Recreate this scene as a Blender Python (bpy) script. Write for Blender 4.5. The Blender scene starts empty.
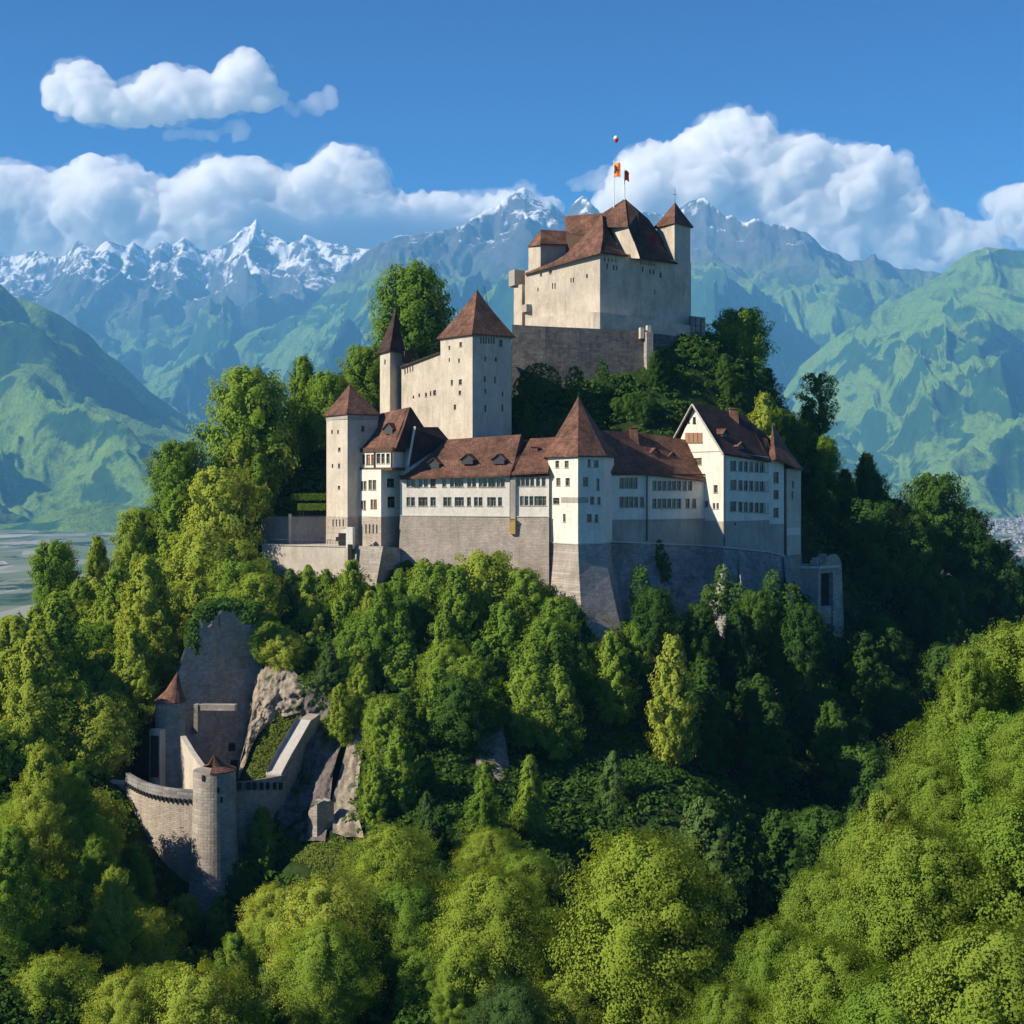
import bpy, bmesh, math, random
import numpy as np
from mathutils import Vector, Matrix

random.seed(11)
rng = np.random.default_rng(11)
sc = bpy.context.scene
COL = sc.collection
R = math.radians

# ---------------------------------------------------------------- camera, sky, sun, exposure
F = 1400.0            # focal length in pixels of the 1024 px frame
HOR = 480.0           # row of the horizon
CZ = 100.0            # height of the camera above the local datum
cam_d = bpy.data.cameras.new("camera")
cam = bpy.data.objects.new("camera", cam_d)
COL.objects.link(cam)
cam.location = (0, 0, CZ)
cam.rotation_euler = (R(90), 0, 0)
cam_d.sensor_width = 36
cam_d.lens = 36 * F / 1024
cam_d.shift_y = -(512 - HOR) / 1024
cam_d.clip_start = 1
cam_d.clip_end = 120000
sc.camera = cam

SUN_AZ = 68.0         # degrees the sun stands to the left of the line camera -> castle, seen from behind
SUN_EL = 33.0
sdir = Vector((-math.sin(R(SUN_AZ)) * math.cos(R(SUN_EL)), -math.cos(R(SUN_AZ)) * math.cos(R(SUN_EL)), math.sin(R(SUN_EL))))
sun_d = bpy.data.lights.new("sun", 'SUN')
sun_d.energy = 5.0
sun_d.angle = R(0.53)
sun_d.color = (1.0, 0.88, 0.70)
sun = bpy.data.objects.new("sun", sun_d)
COL.objects.link(sun)
sun.rotation_euler = sdir.to_track_quat('Z', 'Y').to_euler()

world = bpy.data.worlds.new("World")
sc.world = world
world.use_nodes = True
wn = world.node_tree.nodes
wn.clear()
wo = wn.new('ShaderNodeOutputWorld')
bg = wn.new('ShaderNodeBackground')
sky = wn.new('ShaderNodeTexSky')
sky.sky_type = 'NISHITA'
sky.sun_disc = False
sky.sun_elevation = R(SUN_EL)
sky.sun_rotation = math.atan2(sdir.x, sdir.y)
sky.altitude = 3000
sky.air_density = 1.0
sky.dust_density = 0.0
sky.ozone_density = 6.0
bg.inputs['Strength'].default_value = 0.085
hs = wn.new('ShaderNodeHueSaturation'); hs.inputs['Saturation'].default_value = 1.25; hs.inputs['Value'].default_value = 0.95
world.node_tree.links.new(sky.outputs[0], hs.inputs['Color'])
wt = wn.new('ShaderNodeTexCoord'); ws = wn.new('ShaderNodeSeparateXYZ'); wr = wn.new('ShaderNodeValToRGB'); wm = wn.new('ShaderNodeMix')
world.node_tree.links.new(wt.outputs['Generated'], ws.inputs[0]); world.node_tree.links.new(ws.outputs[2], wr.inputs[0])
wr.color_ramp.elements[0].position = 0.06; wr.color_ramp.elements[0].color = (0.80, 1.0, 0.98, 1)
wr.color_ramp.elements[1].position = 0.34; wr.color_ramp.elements[1].color = (0.10, 0.33, 0.62, 1)
wm.data_type = 'RGBA'; wm.blend_type = 'MULTIPLY'; wm.inputs[0].default_value = 1
world.node_tree.links.new(hs.outputs[0], wm.inputs[6]); world.node_tree.links.new(wr.outputs[0], wm.inputs[7])
world.node_tree.links.new(wm.outputs[2], bg.inputs['Color'])
world.node_tree.links.new(bg.outputs[0], wo.inputs['Surface'])

sc.view_settings.view_transform = 'Standard'
sc.view_settings.look = 'None'
sc.view_settings.gamma = 1
sc.view_settings.exposure = 0.92
sc.render.engine = 'CYCLES'
sc.cycles.use_denoising = True
sc.cycles.max_bounces = 18
sc.cycles.diffuse_bounces = 4
sc.cycles.glossy_bounces = 1
sc.cycles.transmission_bounces = 3
sc.cycles.transparent_max_bounces = 8
sc.cycles.volume_bounces = 16
sc.cycles.caustics_reflective = False
sc.cycles.caustics_refractive = False

# ---------------------------------------------------------------- helpers
def W(px, py, Y):
    """point seen at picture position (px, py) that stands Y metres away"""
    return Vector(((px - 512) / F * Y, Y, CZ - (py - HOR) / F * Y))

def link(name, me, parent=None, mat=None):
    o = bpy.data.objects.new(name, me)
    COL.objects.link(o)
    if parent is not None:
        o.parent = parent
    if mat is not None and me is not None:
        me.materials.append(mat)
    return o

def tag(o, label=None, cat=None, group=None, kind=None):
    if label: o["label"] = label
    if cat: o["category"] = cat
    if group: o["group"] = group
    if kind: o["kind"] = kind
    return o

def thing(name, label, cat, loc=(0, 0, 0), group=None, rz=0.0):
    o = bpy.data.objects.new(name, None)
    o.empty_display_size = 0.5
    COL.objects.link(o)
    o.location = loc
    o.rotation_euler = (0, 0, rz)
    return tag(o, label, cat, group)

def np_mesh(name, V, Fq, smooth=False):
    """mesh from vertex array and an (n, k) face array"""
    me = bpy.data.meshes.new(name)
    V = np.ascontiguousarray(V, dtype=np.float32)
    Fq = np.ascontiguousarray(Fq, dtype=np.int32)
    n, k = Fq.shape
    me.vertices.add(len(V)); me.vertices.foreach_set("co", V.ravel())
    me.loops.add(n * k); me.loops.foreach_set("vertex_index", Fq.ravel())
    me.polygons.add(n)
    me.polygons.foreach_set("loop_start", np.arange(0, n * k, k, dtype=np.int32))
    if smooth:
        me.polygons.foreach_set("use_smooth", np.ones(n, dtype=bool))
    me.update(calc_edges=True)
    return me

# noise ---------------------------------------------------------------
_perm = np.random.default_rng(5).permutation(256)
_perm = np.concatenate([_perm, _perm, _perm])
_ang = np.random.default_rng(6).random(256) * 2 * np.pi
_gx, _gy = np.cos(_ang), np.sin(_ang)
def perlin(x, y, deriv=False):
    x = np.asarray(x, float); y = np.asarray(y, float)
    xi = np.floor(x).astype(int); yi = np.floor(y).astype(int)
    xf = x - xi; yf = y - yi
    xi &= 255; yi &= 255
    def g(ix, iy):
        h = _perm[_perm[ix & 255] + (iy & 255)]
        return _gx[h], _gy[h]
    u = xf**3 * (xf * (xf * 6 - 15) + 10); v = yf**3 * (yf * (yf * 6 - 15) + 10)
    ax, ay = g(xi, yi); bx, by = g(xi + 1, yi); cx, cy = g(xi, yi + 1); dx, dy = g(xi + 1, yi + 1)
    a = ax * xf + ay * yf; b = bx * (xf - 1) + by * yf
    c = cx * xf + cy * (yf - 1); d = dx * (xf - 1) + dy * (yf - 1)
    r = a + u * (b - a) + v * (c - a) + u * v * (a - b - c + d)
    return r * 1.5
def fbm(x, y, o=5, gain=0.5, lac=2.03):
    s = 0; a = 1
    for i in range(o):
        s = s + a * perlin(x + i * 17.3, y - i * 9.1); a *= gain; x = x * lac; y = y * lac
    return s
def ridged(x, y, o=5, gain=0.5, lac=2.05):
    """ridged multifractal: 1 on the ribs, 0 in the gullies"""
    s = 0; a = 1; w = 1; tot = 0
    for i in range(o):
        n = 1 - np.abs(perlin(x + i * 31.7, y + i * 13.9)) * 1.6
        n = np.clip(n, 0, 1) ** 1.5
        s = s + a * n * w; tot += a
        w = np.clip(n * 1.6, 0, 1); a *= gain; x = x * lac; y = y * lac
    return s / tot

# node helpers ----------------------------------------------------------
def new_mat(name):
    m = bpy.data.materials.new(name)
    m.use_nodes = True
    m.node_tree.nodes.clear()
    o = m.node_tree.nodes.new('ShaderNodeOutputMaterial')
    return m, m.node_tree, o
class NT:
    def __init__(s, nt): s.nt = nt
    def n(s, t, **k):
        nd = s.nt.nodes.new(t)
        for a, b in k.items(): setattr(nd, a, b)
        return nd
    def l(s, a, b): s.nt.links.new(a, b)
    def val(s, sock, v):
        if isinstance(v, (int, float, tuple, list)): sock.default_value = v
        else: s.l(v, sock)
    def noise(s, vec, scale, detail=4, rough=0.55, dist=0.0):
        nd = s.n('ShaderNodeTexNoise'); nd.inputs['Scale'].default_value = scale
        nd.inputs['Detail'].default_value = detail; nd.inputs['Roughness'].default_value = rough
        nd.inputs['Distortion'].default_value = dist
        if vec is not None: s.l(vec, nd.inputs['Vector'])
        return nd.outputs['Fac']
    def ramp(s, fac, stops):
        nd = s.n('ShaderNodeValToRGB'); s.l(fac, nd.inputs[0])
        e = nd.color_ramp.elements
        while len(e) < len(stops): e.new(0.5)
        for el, (p, c) in zip(e, stops):
            el.position = p; el.color = (*c, 1) if len(c) == 3 else c
        return nd.outputs[0]
    def mr(s, v, a, b, c=0.0, d=1.0, smooth=False):
        nd = s.n('ShaderNodeMapRange'); s.l(v, nd.inputs[0])
        if smooth: nd.interpolation_type = 'SMOOTHSTEP'
        for i, q in enumerate((a, b, c, d)): nd.inputs[i + 1].default_value = q
        return nd.outputs[0]
    def math(s, op, a, b=0.0):
        nd = s.n('ShaderNodeMath', operation=op)
        s.val(nd.inputs[0], a); s.val(nd.inputs[1], b)
        return nd.outputs[0]
    def mix(s, f, a, b):
        nd = s.n('ShaderNodeMix', data_type='RGBA')
        s.val(nd.inputs[0], f)
        for i, q in ((6, a), (7, b)):
            if isinstance(q, tuple): nd.inputs[i].default_value = (*q, 1) if len(q) == 3 else q
            else: s.l(q, nd.inputs[i])
        return nd.outputs[2]
    def mul(s, a, b, f=1.0):
        nd = s.n('ShaderNodeMix', data_type='RGBA', blend_type='MULTIPLY')
        nd.inputs[0].default_value = f
        for i, q in ((6, a), (7, b)):
            if isinstance(q, tuple): nd.inputs[i].default_value = (*q, 1)
            else: s.l(q, nd.inputs[i])
        return nd.outputs[2]
    def mapping(s, vec, scale=(1, 1, 1), loc=(0, 0, 0), rot=(0, 0, 0)):
        nd = s.n('ShaderNodeMapping'); s.l(vec, nd.inputs[0])
        nd.inputs['Scale'].default_value = scale; nd.inputs['Location'].default_value = loc; nd.inputs['Rotation'].default_value = rot
        return nd.outputs[0]
    def bump(s, h, strength=0.5, dist=0.1):
        nd = s.n('ShaderNodeBump'); nd.inputs['Strength'].default_value = strength
        nd.inputs['Distance'].default_value = dist; s.l(h, nd.inputs['Height'])
        return nd.outputs[0]
    def principled(s, out, col, rough=0.9, normal=None, spec=0.3, metal=0.0):
        p = s.n('ShaderNodeBsdfPrincipled')
        if isinstance(col, tuple): p.inputs['Base Color'].default_value = (*col, 1)
        else: s.l(col, p.inputs['Base Color'])
        p.inputs['Roughness'].default_value = rough
        p.inputs['Specular IOR Level'].default_value = spec
        p.inputs['Metallic'].default_value = metal
        if normal is not None: s.l(normal, p.inputs['Normal'])
        s.l(p.outputs[0], out.inputs[0])
        return p
# ================================================================= far land
VALLEY = -100.0
def curve_at(pts, px):
    a = np.array(pts, float)
    return np.interp(px, a[:, 0], a[:, 1])

def land_material(name, snow_lo, snow_hi, rock_lo, rock_hi, grass=(0.125, 0.235, 0.045), wood=(0.018, 0.055, 0.018), scale=1.0, pasture=0.5):
    m, nt, out = new_mat(name)
    q = NT(nt)
    geo = q.n('ShaderNodeNewGeometry')
    pos = geo.outputs['Position']
    sep = q.n('ShaderNodeSeparateXYZ'); q.l(pos, sep.inputs[0])
    nrm = q.n('ShaderNodeSeparateXYZ'); q.l(geo.outputs['Normal'], nrm.inputs[0])
    steep = nrm.outputs[2]
    n1 = q.noise(pos, 0.0011 * scale, 8, 0.62, 0.6)
    n2 = q.noise(pos, 0.006 * scale, 6, 0.65)
    n3 = q.noise(q.mapping(pos, (1, 1, 0.35)), 0.0045 * scale, 10, 0.74)
    z = sep.outputs[2]
    # meadow and wood
    f = q.mr(q.math('ADD', q.math('MULTIPLY', steep, 0.25), n1), 0.55 + pasture * 0.2, 0.60 + pasture * 0.2, 0, 1, True)
    grassc = q.mix(q.mr(n2, 0.35, 0.65), grass, tuple(c * t for c, t in zip(grass, (1.45, 1.2, 1.0))))
    woodc = q.mix(q.mr(n2, 0.35, 0.65), wood, tuple(c * 1.8 for c in wood))
    base = q.mix(f, woodc, grassc)
    trees = q.noise(pos, 0.045, 4, 0.8)
    base = q.mix(q.math('MULTIPLY', q.mr(q.math('ADD', trees, q.math('MULTIPLY', n3, .5)), .72, .84, 0, 1, True), .4), base, tuple(c * 1.1 for c in wood))
    # rock
    zz = q.math('ADD', z, q.math('MULTIPLY', q.math('SUBTRACT', n3, 0.5), 900))
    rock = q.ramp(n2, [(0.3, (0.05, 0.052, 0.055)), (0.7, (0.14, 0.14, 0.135))])
    fr = q.mr(zz, rock_lo, rock_hi, 0, 1, True)
    base = q.mix(fr, base, rock)
    # snow lies where it is high and not too steep
    zs = q.math('ADD', q.math('ADD', z, q.math('MULTIPLY', q.math('SUBTRACT', n3, 0.5), 1500)), q.math('MULTIPLY', q.math('SUBTRACT', steep, 0.75), 1600))
    fs = q.math('MULTIPLY', q.mr(zs, snow_lo, snow_hi, 0, 1, True), q.mr(q.noise(q.mapping(pos, (1, 1, .22)), .0055, 8, .7), .46, .53, 0, 1, True))
    base = q.mix(fs, base, (0.86, 0.88, 0.92))
    hb = q.math('ADD', q.noise(pos, 0.02 * scale, 6, 0.7), n3)
    hb = q.math('ADD', hb, q.math('MULTIPLY', trees, .35))
    q.principled(out, base, 0.95, q.bump(hb, 0.7, 45.0 / scale), 0.1)
    return m

def mountain_range(name, crest, Yc, Yf, px0, px1, mat, nx=520, ny=230, prof=1.25, spur=0.30, L=(1500., 3800.), seed=0, jag=120., fine=1.0, back=0.35, ywob=0.06, foot_py=None):
    """a range of mountains: crest line, spurs running down towards the valley, gullies between them"""
    px = np.linspace(px0, px1, nx)
    t = np.concatenate([np.linspace(-0.02, 1.0, ny), 1 + np.linspace(0.02, 1, 24) ** 1.2 * 0.9])
    PX, T = np.meshgrid(px, t)
    u = (PX - 512) / F
    cy = curve_at(crest, PX)
    yc = Yc * (1 + ywob * perlin(PX / 170 + seed * 3.1, seed * 1.7 + 0 * PX))
    yf = Yf * (1 + 0.10 * perlin(PX / 120 + seed * 2.3 + 9, seed + 0 * PX))
    Y = yf + (yc - yf) * T
    X = u * yc + u * (Y - yc) * 0.55          # slight fan so that spurs are not all aimed at the camera
    zc = CZ - (cy - HOR) / F * yc
    zc = np.maximum(zc, VALLEY + 60)
    Hgt = zc - VALLEY
    Tn = np.clip(T, 0, 1)
    p = 0.35 * Tn + 0.65 * Tn ** (1.0 + prof)
    pb = np.where(T > 1, np.maximum(1 - (T - 1) / 0.9 * 0.9, 0), p)
    s = seed * 11.3
    wx = fbm(X / 2600 + s, Y / 2600 + s, 3) * 0.55
    wy = fbm(X / 2600 + s + 40, Y / 2600 + s + 7, 3) * 0.55
    r1 = ridged(X / L[0] + wx + s, Y / L[1] + wy, 5, 0.42)
    r2 = ridged(X / (L[0] * 0.36) + wx * 2.2 + s * 2, Y / (L[1] * 0.30) + wy * 2, 5, 0.5)
    env = np.sin(np.pi * np.clip(Tn, 0, 1) ** 0.8) ** 0.75
    env = np.where(T > 1, 0, env)
    d = (r1 - 0.42) * spur * Hgt * env + (r2 - 0.4) * spur * 0.38 * Hgt * env * fine
    top = np.clip((Tn - 0.72) / 0.28, 0, 1)
    f0 = fbm(X / 520 + s, Y / 700, 5, 0.55)
    d += np.where(top > 0, np.minimum(f0, 0.15), f0) * jag * (0.15 + top) * np.where(T >= 0.999, 0.3, 1.0) * fine
    d += (ridged(X / 520 + s, Y / 900, 4, 0.6) - .4) * 110 * env * (1.0 if fine == 1.0 else 0.35) * (0.5 + fine * 0.5)
    Z = VALLEY + Hgt * pb + d
    Z = np.maximum(Z, VALLEY - 30) + 0
    Z[0, :] = VALLEY - 60
    Z[-1, :] = VALLEY - 60
    V = np.stack([X, Y, Z], -1).reshape(-1, 3)
    n, m_ = T.shape
    i = np.arange(n - 1)[:, None] * m_ + np.arange(m_ - 1)[None, :]
    Fq = np.stack([i, i + 1, i + m_ + 1, i + m_], -1).reshape(-1, 4)
    o = link(name, np_mesh(name, V, Fq, True), mat=mat)
    tag(o, kind='structure')
    return o

M_snow = land_material('snow_peaks', 2400, 2750, 1500, 2500)
M_massif = land_material('rock_massif', 2650, 3000, 1800, 2500, pasture=0.3)
M_green = land_material('green_slopes', 2150, 2500, 1900, 2600, scale=1.5, pasture=0.30)
crest1 = [(-200,262),(0,256),(20,253),(40,251),(52,257),(64,254),(78,241),(95,249),(110,241),(125,246),(133,240),(150,248),(163,239),(172,246),(185,237),(200,249),(215,246),(230,240),(242,231),(250,225),(256,218),(262,229),(275,236),(290,243),(305,233),(316,236),(330,241),(345,246),(372,251),(420,262),(560,285)]
crest2 = [(-100,455),(40,430),(120,395),(200,355),(260,330),(310,305),(345,275),(362,258),(372,250),(385,242),(400,237),(418,237),(430,232),(445,226),(465,221),(480,214),(496,208),(502,200),(510,198),(517,193),(524,189),(535,196),(550,203),(566,215),(572,205),(582,199),(590,203),(600,212),(612,216),(640,212),(660,214),(680,209),(690,202),(698,200),(704,198),(712,205),(725,213),(745,221),(757,216),(765,223),(775,221),(790,225),(805,232),(825,248),(850,257),(862,263),(873,255),(885,261),(900,268),(915,269),(940,275),(1000,290),(1150,320)]
crest3 = [(-400,150),(-250,205),(-100,250),(-40,268),(0,284),(14,297),(35,303),(60,315),(90,335),(105,352),(120,362),(150,392),(180,413),(210,436),(240,455),(300,478),(340,492)]
crest4 = [(640,505),(700,480),(740,455),(765,425),(785,390),(800,366),(830,341),(860,322),(880,307),(900,298),(925,284),(945,272),(955,262),(970,252),(985,247),(1005,249),(1024,251),(1100,235),(1200,230),(1500,260)]
mountain_range('snow_mountains', crest1, 18500, 10500, -120, 560, M_snow, seed=1, spur=0.40, jag=150, L=(2300., 6000.))
mountain_range('rock_mountains', crest2, 15000, 8600, -60, 1130, M_massif, nx=800, seed=2, spur=0.46, jag=170, L=(2300., 6500.))
mountain_range('left_hills', crest3, 8800, 5600, -380, 330, M_green, seed=3, spur=0.60, jag=25, L=(1100., 3000.), fine=0.6, prof=0.9)
mountain_range('right_hills', crest4, 11500, 7300, 650, 1400, M_green, seed=7, spur=0.50, jag=30, L=(1500., 4200.), fine=0.6, prof=0.9)

print('mountains')
# valley floor with fields
def valley_material():
    m, nt, out = new_mat('valley_fields'); q = NT(nt)
    geo = q.n('ShaderNodeNewGeometry'); pos = geo.outputs['Position']
    vor = q.n('ShaderNodeTexVoronoi'); q.l(q.mapping(pos, (0.009, 0.0042, 0.001), rot=(0, 0, 0.4)), vor.inputs['Vector']); vor.inputs['Scale'].default_value = 1
    sp = q.n('ShaderNodeSeparateColor'); q.l(vor.outputs['Color'], sp.inputs[0])
    c = q.ramp(sp.outputs[0], [(0.0, (0.07, 0.12, 0.06)), (0.3, (0.13, 0.18, 0.09)), (0.55, (0.18, 0.21, 0.13)), (0.8, (0.28, 0.28, 0.22)), (1.0, (0.42, 0.41, 0.36))])  # muted field tones, distance haze put into the colour
    w = q.mr(q.noise(q.mapping(pos, (1, .5, 1)), 0.005, 8, 0.7), 0.52, 0.56)
    c = q.mix(w, c, (0.025, 0.055, 0.02))
    q.principled(out, c, 0.95, None, 0.1)
    return m
me = np_mesh('valley_ground', np.array([[-30000, -3000, VALLEY], [30000, -3000, VALLEY], [30000, 45000, VALLEY], [-30000, 45000, VALLEY]]), np.array([[0, 1, 2, 3]]))
tag(link('valley_ground', me, mat=valley_material()), kind='structure')
# a pale river winding over the valley floor
pts = []
for k in range(80):
    y = 2200 + k * 70
    x = -2050 + 260 * math.sin(k * 0.16) - (k * 6) - 0.06 * k * k
    pts.append((x, y, 34 + 14 * math.sin(k * 0.5)))
V = []; Fq = []
for k, (x, y, w) in enumerate(pts):
    V += [(x - w, y, VALLEY + 1.5), (x + w, y, VALLEY + 1.5)]
    if k: Fq.append((2 * k - 2, 2 * k - 1, 2 * k + 1, 2 * k))
m, nt, out = new_mat('river_gravel'); NT(nt).principled(out, (0.5, 0.5, 0.47), 0.4)
tag(link('river', np_mesh('river', np.array(V), np.array(Fq)), mat=m), kind='structure')

# ================================================================= clouds
def cloud_material(name='cloud_vapour', dens=0.0068):
    m, nt, out = new_mat(name); q = NT(nt)
    v = q.n('ShaderNodeVolumeScatter'); v.inputs['Color'].default_value = (1.0, 0.972, 0.925, 1)
    v.inputs['Density'].default_value = dens; v.inputs['Anisotropy'].default_value = 0.0
    q.l(v.outputs[0], out.inputs['Volume'])
    return m
M_cloud = cloud_material()
M_wisp = cloud_material('cloud_wisp', 0.0022); M_veil = cloud_material('cloud_veil', 0.0011)
_b = bmesh.new(); bmesh.ops.create_icosphere(_b, subdivisions=2, radius=1)
ICO_V = np.array([v.co[:] for v in _b.verts]); ICO_F = np.array([[v.index for v in f.verts] for f in _b.faces]); _b.free()
import time
T0=time.time()
def cloud(puffs, Y, label, depth=1.0, vox=44., amp=0.55, seed=0, group=None, mat=None):
    """puffs: (px, py, radius in px); the puffs are fused into one billowing body"""
    r_ = random.Random(seed); k = Y / F
    puffs = [(a_, b_ + min(6, c_ * .45), c_ * .93) for a_, b_, c_ in puffs]      # the billows swell by about this much
    o = cloud_body(puffs, Y, depth, vox, amp, seed, mat or M_cloud, r_, k, 1.0)
    if mat is None:
        w = cloud_body([(px + r_.uniform(-.5, .5) * rp, py + r_.uniform(-.2, .35) * rp, rp * r_.uniform(.8, 1.25)) for px, py, rp in puffs], Y, depth, vox * 1.1, amp * 1.3, seed + 3, M_veil, r_, k, 1.0)
        w.name = 'veil'; w.parent = o
    tag(o, label, 'cloud', group)
    pass
    return o
def cloud_body(puffs, Y, depth, vox, amp, seed, mat, r_, k, sc_):
    VV = []; FF = []; off = 0
    for (px, py, rp) in puffs:
        for j in range(1 if rp < 9 else 2):
            c = W(px, py, Y + (0 if j == 0 else r_.uniform(-1, 1) * rp * k * 1.2 * depth))
            rr = rp * k * (1 if j == 0 else 0.85)
            VV.append(ICO_V * np.array([rr, rr * (0.9 * depth + 0.1), rr * 0.86]) + np.array(c)); FF.append(ICO_F + off); off += len(ICO_V)
    me = np_mesh('cloud', np.concatenate(VV), np.concatenate(FF))
    o = link('cloud', me)
    md = o.modifiers.new('r', 'REMESH'); md.mode = 'VOXEL'; md.voxel_size = vox
    dg = bpy.context.evaluated_depsgraph_get()
    me2 = bpy.data.meshes.new_from_object(o.evaluated_get(dg))
    o.modifiers.clear(); o.data = me2
    n = len(me2.vertices)
    co = np.empty(n * 3, np.float32); no = np.empty(n * 3, np.float32)
    me2.vertices.foreach_get('co', co); me2.vertices.foreach_get('normal', no)
    co = co.reshape(-1, 3).astype(float); no = no.reshape(-1, 3)
    s = 22 * k
    def n3(p, f):
        a = perlin(p[:, 0] / f + seed, p[:, 2] / f + 0.37 * p[:, 1] / f)
        b = perlin(p[:, 1] / f + 5.5 + seed, p[:, 2] / f - 0.41 * p[:, 0] / f)
        return (a + b) * 0.7
    d = 0
    for a, f in ((0.8, s * 2.0), (0.9, s * 0.85), (0.7, s * 0.42), (0.5, s * 0.2)):
        d = d + a * (0.55 - 1.5 * np.abs(n3(co, f)))      # billows: round bulges with creases between
    d = np.clip(d, -0.55, 1.0) * amp * s
    me2.vertices.foreach_set('co', (co + no * d[:, None]).astype(np.float32).ravel())
    me2.update()
    md = o.modifiers.new('r', 'REMESH'); md.mode = 'VOXEL'; md.voxel_size = vox * .8
    me2 = bpy.data.meshes.new_from_object(o.evaluated_get(bpy.context.evaluated_depsgraph_get())); o.modifiers.clear(); o.data = me2
    bm_ = bmesh.new(); bm_.from_mesh(me2)                     # drop loose crumbs and inner bubbles
    seen = set(); parts_ = []
    for v0 in bm_.verts:
        if v0.index in seen: continue
        st_ = [v0]; seen.add(v0.index); g_ = []
        while st_:
            v = st_.pop(); g_.append(v)
            for e in v.link_edges:
                w = e.other_vert(v)
                if w.index not in seen: seen.add(w.index); st_.append(w)
        parts_.append(g_)
    parts_.sort(key=len)
    for g_ in parts_[:-1]:
        if len(g_) < 0.2 * len(parts_[-1]): bmesh.ops.delete(bm_, geom=g_, context='VERTS')
    bm_.to_mesh(me2); bm_.free()
    me2.materials.clear(); me2.materials.append(mat)
    return o
def puff_row(tops, base, r_, seed, step=11):
    """fills the area below a traced cloud top with puffs"""
    rr = random.Random(seed); out = []
    a = np.array(tops, float); b = np.array(base, float)
    x = a[0, 0]
    while x < a[-1, 0]:
        t = np.interp(x, a[:, 0], a[:, 1]); bb = np.interp(x, b[:, 0], b[:, 1])
        h = bb - t
        rad = min(r_, max(h * 0.5, 3)) * rr.uniform(0.8, 1.1)
        out.append((x, t + rad, rad))
        y = t + rad * 1.9
        while y < bb - rad * 0.5:
            rd = min(r_ * 1.2, max(6, bb - y)) * rr.uniform(0.8, 1.2)
            out.append((x + rr.uniform(-4, 4), y, rd)); y += rd * 0.9
        x += step * rr.uniform(0.7, 1.3) * (rad / r_ * 0.6 + 0.4)
    return out
YC = 26000.
big = puff_row([(600,205),(612,190),(628,160),(640,144),(655,137),(680,146),(692,132),(705,117),(720,112),(738,108),(752,114),(765,128),(780,134),(792,126),(806,126),(820,140),(845,150),(862,139),(880,146),(895,152),(905,163),(908,180),(925,200),(960,215),(990,222)],
               [(600,215),(700,250),(800,290),(1000,300)], 20, 3)
cloud(big, YC, 'huge white cumulus towering behind the keep and its flags', seed=3)
cloud(puff_row([(-60,150),(-20,160),(0,166),(30,163),(55,175),(80,166),(95,151),(112,160),(128,160),(150,178),(180,176),(200,165),(220,155),(250,155),(275,168),(300,168),(318,160),(330,146),(343,142),(362,152),(370,168),(372,186),(400,186),(430,192),(470,194),(500,188),(520,183),(538,190),(548,205)],
               [(-60,280),(300,280),(560,240)], 20, 8), YC * 0.98, 'long low cumulus bank lying along the snowy peaks', seed=8)
cloud(puff_row([(50,96),(58,88),(62,66),(74,54),(90,62),(98,68),(110,82),(125,84),(150,68),(165,62),(190,66),(212,76),(222,70),(232,54),(246,46),(262,60),(270,74),(282,92)],
               [(50,104),(80,118),(150,121),(220,108),(284,100)], 8.5, 5, 6), YC * 0.9, 'white fluffy cloud high in the sky, dipping in its middle', seed=5, vox=34, amp=0.3)
cloud(puff_row([(168,132),(190,128),(215,130),(230,122),(243,120)], [(168,136),(200,138),(244,132)], 5, 6, 4), YC * 0.9, 'thin cloud wisp just under the high fluffy cloud', seed=6, vox=40, amp=0.3, mat=M_wisp)
cloud(puff_row([(290,103),(305,100),(318,92),(331,86)], [(290,107),(310,111),(332,98)], 6, 6, 4), YC * 0.9, 'tiny cloud scrap beside the high fluffy cloud', seed=9, vox=40, amp=0.3, mat=M_wisp)
cloud(puff_row([(570,178),(590,166),(605,162),(622,168)], [(570,184),(600,180),(625,176)], 6, 6, 5), YC * 0.9, 'small wispy cloud beside the flagpoles', seed=10, vox=40, amp=0.3, mat=M_wisp)
cloud(puff_row([(998,198),(1010,187),(1024,182),(1060,176),(1100,190)], [(998,212),(1030,235),(1100,240)], 16, 7, 7), YC * 0.95, 'cloud cut off by the right edge above the green mountain', seed=12, vox=36)

# ================================================================= haze
hm, hnt, hout = new_mat('haze_air'); q = NT(hnt)
pv = q.n('ShaderNodeVolumePrincipled')
pv.inputs['Color'].default_value = (0.19, 0.55, 1.0, 1)
pv.inputs['Density'].default_value = 5.6e-5
pv.inputs['Anisotropy'].default_value = 0.0
q.l(pv.outputs[0], hout.inputs['Volume'])
bm = bmesh.new()
bmesh.ops.create_cube(bm, size=1, matrix=Matrix.Translation((0, 9250, 1750)) @ Matrix.Diagonal((24000, 24500, 4000, 1)))
for v in bm.verts:
    v.co.z = VALLEY - 80 if v.co.z < 1000 else 3400
    v.co.y = -3200 if v.co.y < 0 else 23500
    v.co.x = -30500 if v.co.x < 0 else 30500
me = bpy.data.meshes.new('haze'); bm.to_mesh(me); bm.free()
tag(link('haze', me, mat=hm), kind='stuff')
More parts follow.
